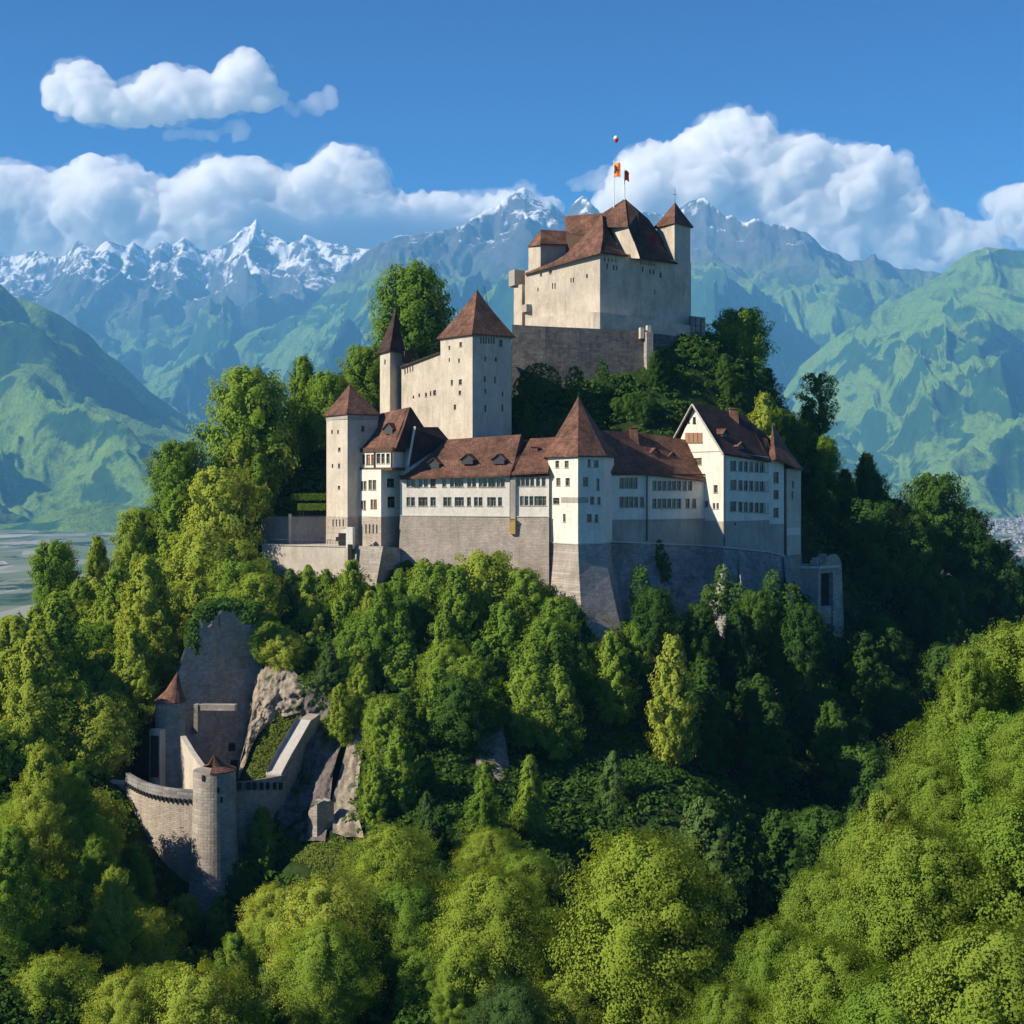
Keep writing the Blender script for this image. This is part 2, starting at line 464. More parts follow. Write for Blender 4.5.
# ================================================================= castle hill
Y0 = 233.333
G_PX = [(450,586,230),(400,586,230),(350,600,229),(545,600,226),(600,632,220),(630,632,223),(660,622,226),(700,622,226),(760,618,233),(795,615,238),(830,622,250),
 (480,470,246),(560,462,250),(640,450,252),(690,450,256),(740,470,262),(470,440,254),(410,430,270),(530,425,254),(600,415,259),(655,400,262),(720,370,272),(760,378,285),
 (560,330,284),(640,330,286),(690,338,290),(360,440,272),(300,496,264),(280,512,257),(250,490,272),(300,598,233),(262,600,234),(310,562,242),(340,560,240),(275,566,242),(325,562,248),(270,560,250),
 (240,625,226),(200,560,250),(150,600,250),(100,635,245),(60,650,240),(0,670,235),(-80,700,230),(180,640,228),(120,690,215),(50,720,205),(-20,760,195),(-120,800,190),
 (235,620,216),(262,655,212),(200,782,194),(250,786,190),(160,790,190),(215,945,170),(130,930,168),(190,940,171),(245,925,173),(60,800,178),(0,850,165),(60,900,155),(100,1024,132),(0,1024,125),(250,965,160),(300,1024,138),
 (325,838,178),(345,770,191),(352,715,203),(300,690,204),(275,760,194),(300,790,190),(350,890,168),(380,960,150),
 (420,655,216),(480,645,218),(540,655,215),(450,760,192),(545,770,198),(600,700,213),(700,690,222),(500,850,170),(610,860,182),(680,790,195),(450,1030,130),(560,1030,130),(640,1040,128),(560,940,150),
 (760,700,230),(850,680,245),(900,620,264),(960,625,277),(1010,660,285),(900,560,288),(850,505,292),(800,450,292),(1060,700,290),
 (760,930,183),(700,1020,150),(820,870,200),(900,780,234),(800,790,222),(980,730,240),(1060,740,250),
 (1024,740,105),(1024,1024,70),(1100,660,110),(960,830,98),(900,930,88),(850,1010,84),(800,1020,90),(740,1090,90),(1000,900,82),(1250,700,85),(1250,1150,45)]
G_W = [(0,340,88),(-60,330,60),(60,340,84),(-120,300,30),(110,350,40),(-160,240,40),(-200,150,30),(180,300,30),(150,160,70),(70,150,48),(52,128,50),(90,170,52),(120,230,50),(0,15,30),(-60,60,38),(60,20,55),(0,80,42),(-100,100,45),(20,110,47),(0,420,20),(-120,400,0),(120,420,0)]
GP = np.array([[*W(*p)] for p in G_PX] + [list(map(float, p)) for p in G_W])
def _U(r2): return np.where(r2 > 1e-9, r2 * np.log(np.maximum(r2, 1e-9)), 0)
_n = len(GP); _P = GP[:, :2] / 100.0
_K = _U(((_P[:, None] - _P[None]) ** 2).sum(-1)) + np.eye(_n) * 0.0015
_A = np.zeros((_n + 3, _n + 3)); _A[:_n, :_n] = _K; _A[:_n, _n] = 1; _A[:_n, _n + 1:] = _P; _A[_n:, :_n] = _A[:_n, _n:].T
_w = np.linalg.solve(_A, np.concatenate([GP[:, 2], np.zeros(3)]))
def ground(x, y, rough=True):
    x = np.atleast_1d(np.asarray(x, float)); y = np.atleast_1d(np.asarray(y, float))
    sh = x.shape; q_ = np.stack([x.ravel(), y.ravel()], -1) / 100
    out = np.empty(len(q_))
    for a in range(0, len(q_), 20000):
        b = q_[a:a + 20000]
        r2 = ((b[:, None] - _P[None]) ** 2).sum(-1)
        out[a:a + 20000] = _U(r2) @ _w[:_n] + _w[_n] + b @ _w[_n + 1:]
    z = out.reshape(sh)
    rr = np.sqrt(((x - 5) / 215) ** 2 + ((y - 185) / 205) ** 2)
    k = np.clip((rr - 0.95) / 0.95, 0, 1); k = k * k * (3 - 2 * k)
    z = np.clip(z, 25, 145) * (1 - k) + (VALLEY - 15) * k
    cv = np.clip((x + 54) / 2.0, 0, 1) * np.clip((-37.5 - x) / 2.0, 0, 1) * np.clip((y - 188) / 3, 0, 1) * np.clip((211 + 0.25 * (x + 50) - y) / 2.0, 0, 1)
    z = np.where(cv > 0, np.minimum(z, z * (1 - cv) + cv * np.minimum(z, 56.5)), z)
    fr = np.interp(x, [15.5, 22.6, 31.2, 40.5, 45.5], [222.3, 224.0, 226.0, 232.0, 235.5])   # building ground cut flat behind the battered wall
    c2 = np.clip((x - 16.5) / 1.5, 0, 1) * np.clip((47 - x) / 1.5, 0, 1) * np.clip((y - fr + 1) / 1.5, 0, 1) * np.clip((fr + 19 - y) / 2.0, 0, 1)
    z = np.where(c2 > 0, np.minimum(z, z * (1 - c2) + c2 * 76.0), z)
    if rough: z = z + fbm(x / 14, y / 14, 3) * 0.7
    return z
def gz(x, y): return float(ground(x, y)[0])
gx = np.concatenate([np.linspace(-420, -112, 70), np.arange(-110, 111, 1.1), np.linspace(113, 430, 70)])
gy = np.concatenate([np.linspace(-230, 38, 60), np.arange(40, 320, 1.1), np.linspace(322, 640, 70)])
NX, NY = len(gx), len(gy)
GX, GY = np.meshgrid(gx, gy)
GZ = ground(GX, GY)
V = np.stack([GX, GY, GZ], -1).reshape(-1, 3)
i = np.arange(NY - 1)[:, None] * NX + np.arange(NX - 1)[None, :]
hill_me = np_mesh('castle_hill', V, np.stack([i, i + 1, i + NX + 1, i + NX], -1).reshape(-1, 4), True)
m, nt, out = new_mat('hill_soil'); q = NT(nt)
geo = q.n('ShaderNodeNewGeometry')
n1 = q.noise(geo.outputs['Position'], 0.12, 8, 0.65); n2 = q.noise(geo.outputs['Position'], 1.2, 6, 0.7)
c = q.ramp(n1, [(0.35, (0.018, 0.035, 0.010)), (0.55, (0.035, 0.065, 0.016)), (0.7, (0.07, 0.10, 0.03))])
c = q.mul(c, q.ramp(n2, [(0.3, (0.55, 0.55, 0.5)), (0.7, (1.2, 1.2, 1.1))]))
q.principled(out, c, 0.95, q.bump(n2, 0.9, 0.5), 0.1)
tag(link('castle_hill', hill_me, mat=m), kind='structure')
# ================================================================= materials of the castle
def plaster(name, col, stain=0.35, mott=0.12, brick=None, bump=0.25):
    m, nt, out = new_mat(name); q = NT(nt)
    geo = q.n('ShaderNodeNewGeometry'); pos = geo.outputs['Position']
    big = q.noise(pos, 0.25, 5, 0.6); fine = q.noise(pos, 2.2, 6, 0.7)
    run = q.noise(q.mapping(pos, (0.9, 0.9, 0.16)), 1.0, 8, 0.72, 0.8)
    lo = tuple(c * (1 - mott * 2) for c in col); hi = tuple(min(c * (1 + mott * 0.6), 0.85) for c in col)
    c = q.mix(q.mr(big, 0.35, 0.65), lo, hi)
    c = q.mul(c, q.ramp(run, [(0.35, (1 - stain, 1 - stain, 1 - stain * 1.1)), (0.55, (1, 1, 1))]))
    c = q.mix(q.mr(q.noise(pos, .55, 9, .75), .56, .72, 0, .45), c, tuple(k * .55 for k in col))
    c = q.mul(c, q.ramp(fine, [(0.25, (0.82, 0.82, 0.82)), (0.6, (1.05, 1.05, 1.05))]))
    h = fine
    if brick:
        bw, bh, dark = brick
        sx = q.n('ShaderNodeSeparateXYZ'); q.l(pos, sx.inputs[0])
        cb = q.n('ShaderNodeCombineXYZ'); q.l(q.math('ADD', q.math('MULTIPLY', sx.outputs[0], 0.8), q.math('MULTIPLY', sx.outputs[1], 0.6)), cb.inputs[0]); q.l(sx.outputs[2], cb.inputs[1])
        bt = q.n('ShaderNodeTexBrick'); q.l(cb.outputs[0], bt.inputs['Vector']); bt.inputs['Scale'].default_value = 1
        bt.inputs['Brick Width'].default_value = bw; bt.inputs['Row Height'].default_value = bh; bt.inputs['Mortar Size'].default_value = 0.04; bt.inputs['Mortar Smooth'].default_value = 0.4
        bt.inputs['Color1'].default_value = (1, 1, 1, 1); bt.inputs['Color2'].default_value = (dark, dark, dark, 1); bt.inputs['Mortar'].default_value = (0.72, 0.70, 0.66, 1)
        c = q.mul(c, bt.outputs[0])
        h = q.math('ADD', fine, q.math('MULTIPLY', bt.outputs['Fac'], -0.5))
    q.principled(out, c, 0.92, q.bump(h, bump, 0.12), 0.15)
    return m
M_white = plaster('white_render', (0.68, 0.65, 0.58), 0.14, 0.04)
M_cream = plaster('cream_render', (0.54, 0.485, 0.40), 0.16, 0.08)
M_keep = plaster('keep_render', (0.52, 0.46, 0.38), 0.2, 0.10)
M_grey = plaster('grey_render', (0.38, 0.35, 0.31), 0.22, 0.08)
M_ashlar = plaster('rubble_masonry', (0.43, 0.39, 0.345), 0.2, 0.10, (0.75, 0.38, 0.72), 0.5)
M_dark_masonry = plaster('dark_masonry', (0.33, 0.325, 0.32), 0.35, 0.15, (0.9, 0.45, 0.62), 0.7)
M_summit_masonry = plaster('shade_darkened_masonry', (0.19, 0.185, 0.18), 0.35, 0.15, (0.9, 0.45, 0.62), 0.7)  # stone darkened so that the wall's shade is part of its colour
M_pink_masonry = plaster('pinkish_masonry', (0.47, 0.41, 0.355), 0.22, 0.08, (0.5, 0.25, 0.8), 0.5)
M_trim = plaster('stone_trim', (0.52, 0.49, 0.44), 0.15, 0.05)

def roof_mat(name, col, dark=0.6):
    m, nt, out = new_mat(name); q = NT(nt)
    geo = q.n('ShaderNodeNewGeometry'); pos = geo.outputs['Position']
    sx = q.n('ShaderNodeSeparateXYZ'); q.l(pos, sx.inputs[0])
    cb = q.n('ShaderNodeCombineXYZ'); q.l(q.math('ADD', q.math('MULTIPLY', sx.outputs[0], 0.85), q.math('MULTIPLY', sx.outputs[1], 0.5)), cb.inputs[0]); q.l(sx.outputs[2], cb.inputs[1])
    bt = q.n('ShaderNodeTexBrick'); q.l(cb.outputs[0], bt.inputs['Vector']); bt.inputs['Scale'].default_value = 1
    bt.inputs['Brick Width'].default_value = 0.3; bt.inputs['Row Height'].default_value = 0.22; bt.inputs['Mortar Size'].default_value = 0.03; bt.inputs['Mortar Smooth'].default_value = 0.6
    bt.inputs['Color1'].default_value = (1, 1, 1, 1); bt.inputs['Color2'].default_value = (0.72, 0.68, 0.66, 1); bt.inputs['Mortar'].default_value = (0.5, 0.46, 0.44, 1)
    big = q.noise(pos, 0.35, 7, 0.68); fine = q.noise(pos, 3.0, 5, 0.7)
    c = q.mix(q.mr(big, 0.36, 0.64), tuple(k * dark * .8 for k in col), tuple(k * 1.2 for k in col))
    c = q.mul(c, q.ramp(q.noise(q.mapping(pos, (1.6, 1.6, .3)), 1.1, 6, .7), [(.35, (.62, .62, .64)), (.6, (1.1, 1.08, 1.04))]))
    c = q.mul(c, bt.outputs[0])
    c = q.mul(c, q.ramp(fine, [(0.25, (0.7, 0.7, 0.7)), (0.65, (1.1, 1.08, 1.05))]))
    moss = q.mr(q.noise(pos, 0.9, 6, 0.7), 0.62, 0.75)
    c = q.mix(q.math('MULTIPLY', moss, 0.5), c, (0.10, 0.085, 0.05))
    q.principled(out, c, 0.85, q.bump(q.math('ADD', fine, q.math('MULTIPLY', bt.outputs['Fac'], -1.0)), 0.5, 0.08), 0.25)
    return m
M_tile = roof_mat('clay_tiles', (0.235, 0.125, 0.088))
M_tile_d = roof_mat('dark_and_shaded_tiles', (0.085, 0.05, 0.04), 0.55)  # for dark roofs and for shaded slopes, whose shade is in this colour
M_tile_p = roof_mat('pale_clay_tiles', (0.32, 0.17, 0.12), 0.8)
def flat_mat(name, col, rough=0.8, spec=0.3, metal=0.0, var=0.25, sc_=3.0):
    m, nt, out = new_mat(name); q = NT(nt)
    geo = q.n('ShaderNodeNewGeometry')
    n = q.noise(geo.outputs['Position'], sc_, 5, 0.65)
    c = q.mix(q.mr(n, 0.3, 0.7), tuple(k * (1 - var) for k in col), tuple(min(1, k * (1 + var * 0.5)) for k in col))
    q.principled(out, c, rough, None, spec, metal)
    return m
M_wood = flat_mat('brown_timber', (0.09, 0.05, 0.03)); M_woodl = flat_mat('pale_timber', (0.22, 0.13, 0.075))
M_frame = flat_mat('painted_frame', (0.34, 0.30, 0.25)); M_iron = flat_mat('dark_iron', (0.04, 0.04, 0.045), 0.5, 0.5)
M_shutter = flat_mat('worn_shutter', (0.30, 0.17, 0.10)); M_ochre = flat_mat('ochre_boards', (0.42, 0.28, 0.08))
M_dark = flat_mat('dark_opening', (0.015, 0.015, 0.016)); M_pole = flat_mat('white_pole', (0.75, 0.75, 0.75), 0.5)
m, nt, out = new_mat('window_glass'); q = NT(nt)
oi = q.n('ShaderNodeObjectInfo')
c = q.ramp(oi.outputs['Random'], [(0.0, (0.008, 0.009, 0.011)), (0.6, (0.018, 0.019, 0.02)), (0.85, (0.06, 0.035, 0.022)), (1.0, (0.12, 0.09, 0.06))])
q.principled(out, c, 0.12, None, 0.6); M_glass = m
m, nt, out = new_mat('leaded_glass'); NT(nt).principled(out, (0.10, 0.09, 0.05), 0.15, None, 0.6); M_glass2 = m  # leaded panes in one even warm tone

# ================================================================= building helpers
def XY(px, d): 
    Y = Y0 + d
    return ((px - 512) / F * Y, Y)
def ZP(py, d): return CZ - (py - HOR) / F * (Y0 + d)
def PD(px, py, d): return W(px, py, Y0 + d)

class MB:
    def __init__(s): s.v = []; s.f = []
    def poly(s, pts):
        n = len(s.v); s.v += [tuple(p) for p in pts]; s.f.append(tuple(range(n, n + len(pts))))
    def box(s, c, size, rz=0.0, ax=None):
        n = len(s.v)
        cx, cy, cz = c; sx, sy, sz = size; ca, sa = math.cos(rz), math.sin(rz)
        for z in (-.5, .5):
            for x, y in ((-.5, -.5), (.5, -.5), (.5, .5), (-.5, .5)):
                X, Y_ = x * sx, y * sy
                s.v.append((cx + X * ca - Y_ * sa, cy + X * sa + Y_ * ca, cz + z * sz))
        for f in ((0, 3, 2, 1), (4, 5, 6, 7), (0, 1, 5, 4), (1, 2, 6, 5), (2, 3, 7, 6), (3, 0, 4, 7)):
            s.f.append(tuple(n + k for k in f))
    def prism(s, base, top, cap=True, bottom=False):
        n = len(s.v); k = len(base)
        s.v += [tuple(p) for p in base] + [tuple(p) for p in top]
        for i in range(k):
            j = (i + 1) % k; s.f.append((n + i, n + j, n + k + j, n + k + i))
        if cap: s.f.append(tuple(n + k + i for i in range(k)))
        if bottom: s.f.append(tuple(n + i for i in reversed(range(k))))
    def tube(s, a, b, r0, r1=None, n=8):
        a = Vector(a); b = Vector(b); r1 = r0 if r1 is None else r1
        d = (b - a).normalized(); u = d.orthogonal().normalized(); w = d.cross(u)
        base = [a + (u * math.cos(t) + w * math.sin(t)) * r0 for t in [2 * math.pi * k / n for k in range(n)]]
        top = [b + (u * math.cos(t) + w * math.sin(t)) * r1 for t in [2 * math.pi * k / n for k in range(n)]]
        s.prism(base, top, True, True)
    def thick(s, polys, t=0.28):
        """faces given as a surface; adds an underside and edges so that it has thickness"""
        key = lambda p: (round(p[0], 3), round(p[1], 3), round(p[2], 3))
        edges = {}
        for p in polys:
            for i in range(len(p)):
                a, b = key(p[i]), key(p[(i + 1) % len(p)])
                edges[(a, b)] = (p[i], p[(i + 1) % len(p)])
        for p in polys:
            s.poly(p); s.poly([(v[0], v[1], v[2] - t) for v in reversed(p)])
        for (a, b), (A, B) in edges.items():
            if (b, a) not in edges:
                s.poly([A, (A[0], A[1], A[2] - t), (B[0], B[1], B[2] - t), B])
    def build(s, name, mat, parent=None, org=(0, 0, 0), smooth=False):
        if not s.v: return None
        me = bpy.data.meshes.new(name)
        me.from_pydata([(v[0] - org[0], v[1] - org[1], v[2] - org[2]) for v in s.v], [], s.f)
        if smooth: me.polygons.foreach_set('use_smooth', [True] * len(me.polygons))
        me.update()
        return link(name, me, parent, mat)

class Bld:
    def __init__(s, name, label, cat, px, d, py, group=None):
        x, y = XY(px, d); s.o = (x, y, ZP(py, d))
        s.root = thing(name, label, cat, s.o, group)
        s.nwin = 0
    def part(s, name, mb, mat, parent=None, smooth=False):
        return mb.build(name, mat, parent or s.root, s.o, smooth)
    def hit(s, A, B, px):
        """where the sight line of column px meets the wall A-B (fraction along it, distance)"""
        k = (px - 512) / F
        dx, dy = B[0] - A[0], B[1] - A[1]
        t = (k * A[1] - A[0]) / (dx - k * dy)
        return t, A[1] + t * dy
    def face(s, mb, A, B, z0, zA, zB, wins=(), depth=0.28, style='glass'):
        L = math.hypot(B[0] - A[0], B[1] - A[1]); dx, dy = (B[0] - A[0]) / L, (B[1] - A[1]) / L
        nx, ny = dy, -dx
        zt = min(zA, zB)
        P = lambda t, z, o=0.0: (A[0] + dx * t - nx * o, A[1] + dy * t - ny * o, z)
        R_ = []
        for w in wins:
            px, py, wp, hp = w[:4]
            t0, Y_ = s.hit(A, B, px - wp / 2); t1, Y2 = s.hit(A, B, px + wp / 2)
            zc = CZ - (py - HOR) / F * (Y_ + Y2) / 2; h = hp / F * Y_
            a, b = max(0.12, t0 * L), min(L - 0.12, t1 * L)
            if b - a < 0.1 or zc + h / 2 > zt - 0.02 or zc - h / 2 < z0: continue
            R_.append((a, b, zc - h / 2, zc + h / 2, w[4] if len(w) > 4 else style))
        ts = sorted({0.0, L} | {r[0] for r in R_} | {r[1] for r in R_}); zs = sorted({z0, zt} | {r[2] for r in R_} | {r[3] for r in R_})
        # rows of cells; cells in a window are left open
        for i in range(len(zs) - 1):
            zm = (zs[i] + zs[i + 1]) / 2; start = None
            if zs[i + 1] - zs[i] < 1e-5: continue
            for j in range(len(ts) - 1):
                tm = (ts[j] + ts[j + 1]) / 2
                op = any(r[0] < tm < r[1] and r[2] < zm < r[3] for r in R_)
                if not op and start is None: start = ts[j]
                if (op or j == len(ts) - 2) and start is not None:
                    e = ts[j] if op else ts[j + 1]
                    if e - start > 1e-4: mb.poly([P(start, zs[i]), P(e, zs[i]), P(e, zs[i + 1]), P(start, zs[i + 1])])
                    start = None
        if abs(zA - zB) > 1e-4:
            tri = [P(0, zt), P(L, zt)] + ([P(L, zB)] if zB > zt else []) + ([P(0, zA)] if zA > zt else [])
            mb.poly(tri)
        for a, b, c, e, st in R_:
            mb.poly([P(a, c), P(b, c), P(b, c, depth), P(a, c, depth)]); mb.poly([P(a, e), P(a, e, depth), P(b, e, depth), P(b, e)])
            mb.poly([P(a, c), P(a, c, depth), P(a, e, depth), P(a, e)]); mb.poly([P(b, c), P(b, e), P(b, e, depth), P(b, c, depth)])
            s.window(P, a, b, c, e, depth, st)
    def window(s, P, a, b, c, e, depth, st):
        s.nwin += 1
        w, h = b - a, e - c
        def bar(mb, t0, t1, z0, z1, o0, o1):
            mb.prism([P(t0, z0, o1), P(t1, z0, o1), P(t1, z0, o0), P(t0, z0, o0)][::-1], [P(t0, z1, o1), P(t1, z1, o1), P(t1, z1, o0), P(t0, z1, o0)][::-1], True, True)
        if st == 'slit':
            m_ = MB(); m_.poly([P(a, c, depth - .01), P(b, c, depth - .01), P(b, e, depth - .01), P(a, e, depth - .01)])
            s.part('arrow_slit', m_, M_dark); return
        f = MB(); t = min(0.055, w * 0.08)
        o0, o1 = depth - 0.10, depth - 0.01
        bar(f, a + .004, a + t, c + .004, e - .004, o0, o1); bar(f, b - t, b - .004, c + .004, e - .004, o0, o1)
        bar(f, a + t, b - t, c + .004, c + t, o0, o1); bar(f, a + t, b - t, e - t, e - .004, o0, o1)
        if h > 0.7 and w > .5: bar(f, a + t, b - t, c + h * .62, c + h * .62 + .035, o0, o1)
        if w > 0.75: bar(f, (a + b) / 2 - .03, (a + b) / 2 + .03, c + t, c + h * .62, o0, o1)
        bar(f, a - .06, b + .06, c - .09, c - .01, -0.10, 0.05)      # sill
        wf = s.part('window', f, M_frame if st != 'shutter' else M_wood)
        p = MB(); zz = depth - 0.04
        p.poly([P(a + t / 2, c + t / 2, zz), P(b - t / 2, c + t / 2, zz), P(b - t / 2, e - t / 2, zz), P(a + t / 2, e - t / 2, zz)])
        s.part('shutter' if st == 'shutter' else 'pane', p, {'shutter': M_shutter, 'leaded': M_glass2}.get(st, M_glass), wf)
    def walls(s, name, pts, z0, z1, mat, wins=None, closed=True, cap=True, style='glass'):
        mb = MB(); n = len(pts); z1 = z1 if isinstance(z1, (list, tuple)) else [z1] * n
        for i in range(n if closed else n - 1):
            j = (i + 1) % n
            s.face(mb, pts[i], pts[j], z0, z1[i], z1[j], (wins or {}).get(i, ()), style=style)
        if cap and closed: mb.poly([(p[0], p[1], z) for p, z in zip(pts, z1)])
        return s.part(name, mb, mat)
    def batter(s, name, top, zt, bot, zb, mat, cap=True):
        mb = MB(); mb.prism([(p[0], p[1], zb) for p in bot], [(p[0], p[1], zt) for p in top], cap)
        return s.part(name, mb, mat)
    def pyramid(s, pts, ze, apex, mat, over=0.45, flare=0.0, name='roof', n_=1):
        cx = sum(p[0] for p in pts) / len(pts); cy = sum(p[1] for p in pts) / len(pts)
        out_ = []
        for p in pts:
            dx, dy = p[0] - cx, p[1] - cy; L = math.hypot(dx, dy); out_.append((p[0] + dx / L * over * 1.3, p[1] + dy / L * over * 1.3))
        H = apex[2] - ze; rings = [[(p[0], p[1], ze) for p in out_]]
        if flare:
            for t in (0.12, 0.28, 0.52, 0.76):
                r_ = 1 - t - flare * math.sin(math.pi * t)
                rings.append([(apex[0] + (p[0] - apex[0]) * r_, apex[1] + (p[1] - apex[1]) * r_, ze + H * t) for p in out_])
        polys = []; n = len(pts)
        for a, b in zip(rings, rings[1:]):
            for i in range(n): j = (i + 1) % n; polys.append([a[i], a[j], b[j], b[i]])
        for i in range(n): polys.append([rings[-1][i], rings[-1][(i + 1) % n], apex])
        mb = MB(); mb.thick(polys, 0.22)
        r = s.part(name, mb, mat)
        f = MB()                                         # knob on the tip
        f.tube((apex[0], apex[1], apex[2] - 0.2), (apex[0], apex[1], apex[2] + 0.7), 0.07, 0.03, 6)
        s.part('finial', f, M_iron, r)
        return r
    def roof(s, polys, mat, t=0.28, name='roof', parent=None):
        mb = MB(); mb.thick([[tuple(v) for v in p] for p in polys], t)
        return s.part(name, mb, mat, parent)
    def course(s, name, pts, z, h, out_, mat, closed=False):
        mb = MB(); n = len(pts)
        for i in range(n if closed else n - 1):
            A, B = pts[i], pts[(i + 1) % n]; L = math.hypot(B[0] - A[0], B[1] - A[1]); dx, dy = (B[0] - A[0]) / L, (B[1] - A[1]) / L
            c = ((A[0] + B[0]) / 2 + dy * out_ / 2, (A[1] + B[1]) / 2 - dx * out_ / 2, z)
            mb.box(c, (L + out_ * 0.9, out_ + 0.004 * i, h + 0.003 * i), math.atan2(dy, dx))
        return s.part(name, mb, mat)
    def beam(s, name, a, b, w, mat, parent=None):
        mb = MB(); mb.tube(a, b, w, w, 4); return s.part(name, mb, mat, parent)
    def chimney(s, px, d, py_top, py_bot, w, mat=None, lean=0.0, parent=None):
        x, y = XY(px, d); zt = ZP(py_top, d); zb = ZP(py_bot, d); m_ = MB()
        b = [(x - w * .7, y - w * .5, zb), (x + w * .7, y - w * .5, zb), (x + w * .7, y + w * .5, zb), (x - w * .7, y + w * .5, zb)]
        t = [(x - w * .5 + lean, y - w * .4, zt), (x + w * .5 + lean, y - w * .4, zt), (x + w * .5 + lean, y + w * .4, zt), (x - w * .5 + lean, y + w * .4, zt)]
        m_.prism(b, t); m_.box((x + lean, y, zt + .08), (w * 1.25, w * 1.05, 0.16))
        return s.part('chimney', m_, mat or M_tile_p, parent)
    def dormer(s, base, w, h, dep, ang, parent):
        """small gabled dormer; base: middle of its sill, ang: direction it faces"""
        nx, ny = math.cos(ang), math.sin(ang); tx, ty = -ny, nx
        P = lambda u, v, z: (base[0] + tx * u - nx * v, base[1] + ty * u - ny * v, base[2] + z)
        a = MB(); a.poly([P(-w / 2, 0, 0), P(w / 2, 0, 0), P(w / 2, 0, h * .55), P(0, 0, h), P(-w / 2, 0, h * .55)][::1])
        a.poly([P(-w / 2, 0, 0), P(-w / 2, 0, h * .55), P(-w / 2, dep, h * .55)]); a.poly([P(w / 2, 0, 0), P(w / 2, dep, h * .55), P(w / 2, 0, h * .55)])
        o = s.part('dormer', a, M_iron, parent)
        r = MB(); e = w * 0.18
        r.thick([[P(-w / 2 - e, -0.25, h * .42), P(0, -0.25, h + .05), P(0, dep * 1.5, h + .05), P(-w / 2 - e, dep, h * .42)], [P(0, -0.25, h + .05), P(w / 2 + e, -0.25, h * .42), P(w / 2 + e, dep, h * .42), P(0, dep * 1.5, h + .05)]], 0.12)
        s.part('dormer_roof', r, M_tile, parent)
def W4(rows, h, w=3.6, st='glass'): return [(x, y, w * 1.12, h * 1.14, st) for y, xs in rows for x in xs]
# ================================================================= the castle
def ring(*a): return [XY(px, d) for px, d in a]

# ---- slim left tower
b = Bld('square_tower', 'slim pale tower with brown tent roof at the far end of the left terrace', 'tower', 347, 6, 560)
pts = ring((326.5, 10), (347.5, 4), (378, 8), (358, 14))
zt = ZP(414, 7)
b.walls('wall', pts, ZP(517, 4), zt - 1.0, M_cream, {0: [(332, 432, 1.6, 4, 'slit'), (338, 432, 1.6, 4, 'slit'), (339.3, 449.5, 2.4, 4), (339, 466, 1.8, 5, 'slit'), (332.5, 466, 1.6, 4, 'slit'), (339, 487.6, 2.4, 3.5)], 1: [(363, 428.6, 3.2, 6)]})
b.walls('frieze', ring((326, 10.1), (347.5, 3.7), (378.6, 8), (358, 14.3)), zt - 1.0, zt, M_grey)
b.walls('plinth', ring((326, 10.1), (347.5, 3.8), (378.4, 8), (358, 14.2)), ZP(590, 4), ZP(517, 4), M_pink_masonry, {0: [(333 + 3.4 * k, 523, 1.2, 7, 'slit') for k in range(4)]})
b.pyramid(pts, zt - 0.05, PD(350, 384, 9), M_tile, 0.45, 0.02)

# ---- projecting house with timber gallery
b = Bld('gallery_house', 'narrow white house with a timber gallery under its steep brown roof', 'house', 381, 0, 560)
lo = ring((357, 6), (381, 1), (400, 5), (376, 11)); up = ring((357.6, 6.4), (393, 0), (404, 4.6), (374, 11.5))
zf = ZP(469.5, 0)
b.walls('wall', lo, ZP(517, 0), zf, M_white, {0: [(361.6, 485.6, 3, 9, 'shutter'), (365, 485.6, 3, 9, 'leaded'), (370.2, 485, 3.6, 10, 'leaded'), (374.4, 485, 3.6, 10, 'leaded'), (361.6, 505, 3, 9), (364.8, 505, 2.6, 9, 'shutter'), (372, 504, 3, 9, 'shutter'), (375.4, 504, 3, 9, 'shutter')], 1: [(391, 483, 8, 9), (391.5, 502, 8, 11)]})
b.walls('plinth', ring((356.6, 6.1), (381, .8), (400.4, 5), (376, 11.3)), ZP(600, 0), ZP(517, 0), M_pink_masonry, {0: [(366 + 3.6 * k, 529, 1.4, 9, 'slit') for k in range(4)]})
b.walls('gallery', up, zf, ZP(447.5, 0), M_white, {0: [(363.2, 459.5, 3.6, 10), (368.2, 459.5, 4, 10, 'shutter'), (372.6, 459.5, 3, 10, 'shutter'), (378.4, 458.5, 4, 10), (383, 458.5, 3.4, 10), (388, 458.5, 3.4, 10)], 1: []})
b.course('beam', up[:3], zf + 0.1, 0.5, 0.28, M_wood); b.course('beam', up[:3], ZP(449.5, 0), 0.75, 0.22, M_wood)
for px in (359, 375, 392):
    t, Yh = b.hit(up[0], up[1], px); b.beam('post', (up[0][0] + (up[1][0] - up[0][0]) * t - .1, Yh - 0.1, zf), (up[0][0] + (up[1][0] - up[0][0]) * t - .1, Yh - 0.1, ZP(449, 0)), 0.16, M_wood)
e1, e2, r1, r2 = PD(357, 449.5, 6.4), PD(396.5, 446.5, -.4), PD(380.5, 413.5, 10.5), PD(410, 407, 5)
e1m, e2m = e1.lerp(r1, .5) - Vector((0, 0, .35)), e2.lerp(r2, .5) - Vector((0, 0, .35))
k1, k2 = PD(400, 449, 14), PD(427, 446, 9)
rf = b.roof([[e1, e2, e2m, e1m], [e1m, e2m, r2, r1]], M_tile)
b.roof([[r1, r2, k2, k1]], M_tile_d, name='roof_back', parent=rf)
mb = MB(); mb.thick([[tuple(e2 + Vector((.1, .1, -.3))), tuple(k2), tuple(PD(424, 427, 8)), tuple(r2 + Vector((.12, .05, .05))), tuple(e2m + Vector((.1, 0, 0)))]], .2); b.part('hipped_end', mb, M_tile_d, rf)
mb = MB(); mb.poly([e1, k1, r1]); b.part('gable_end', mb, M_white)
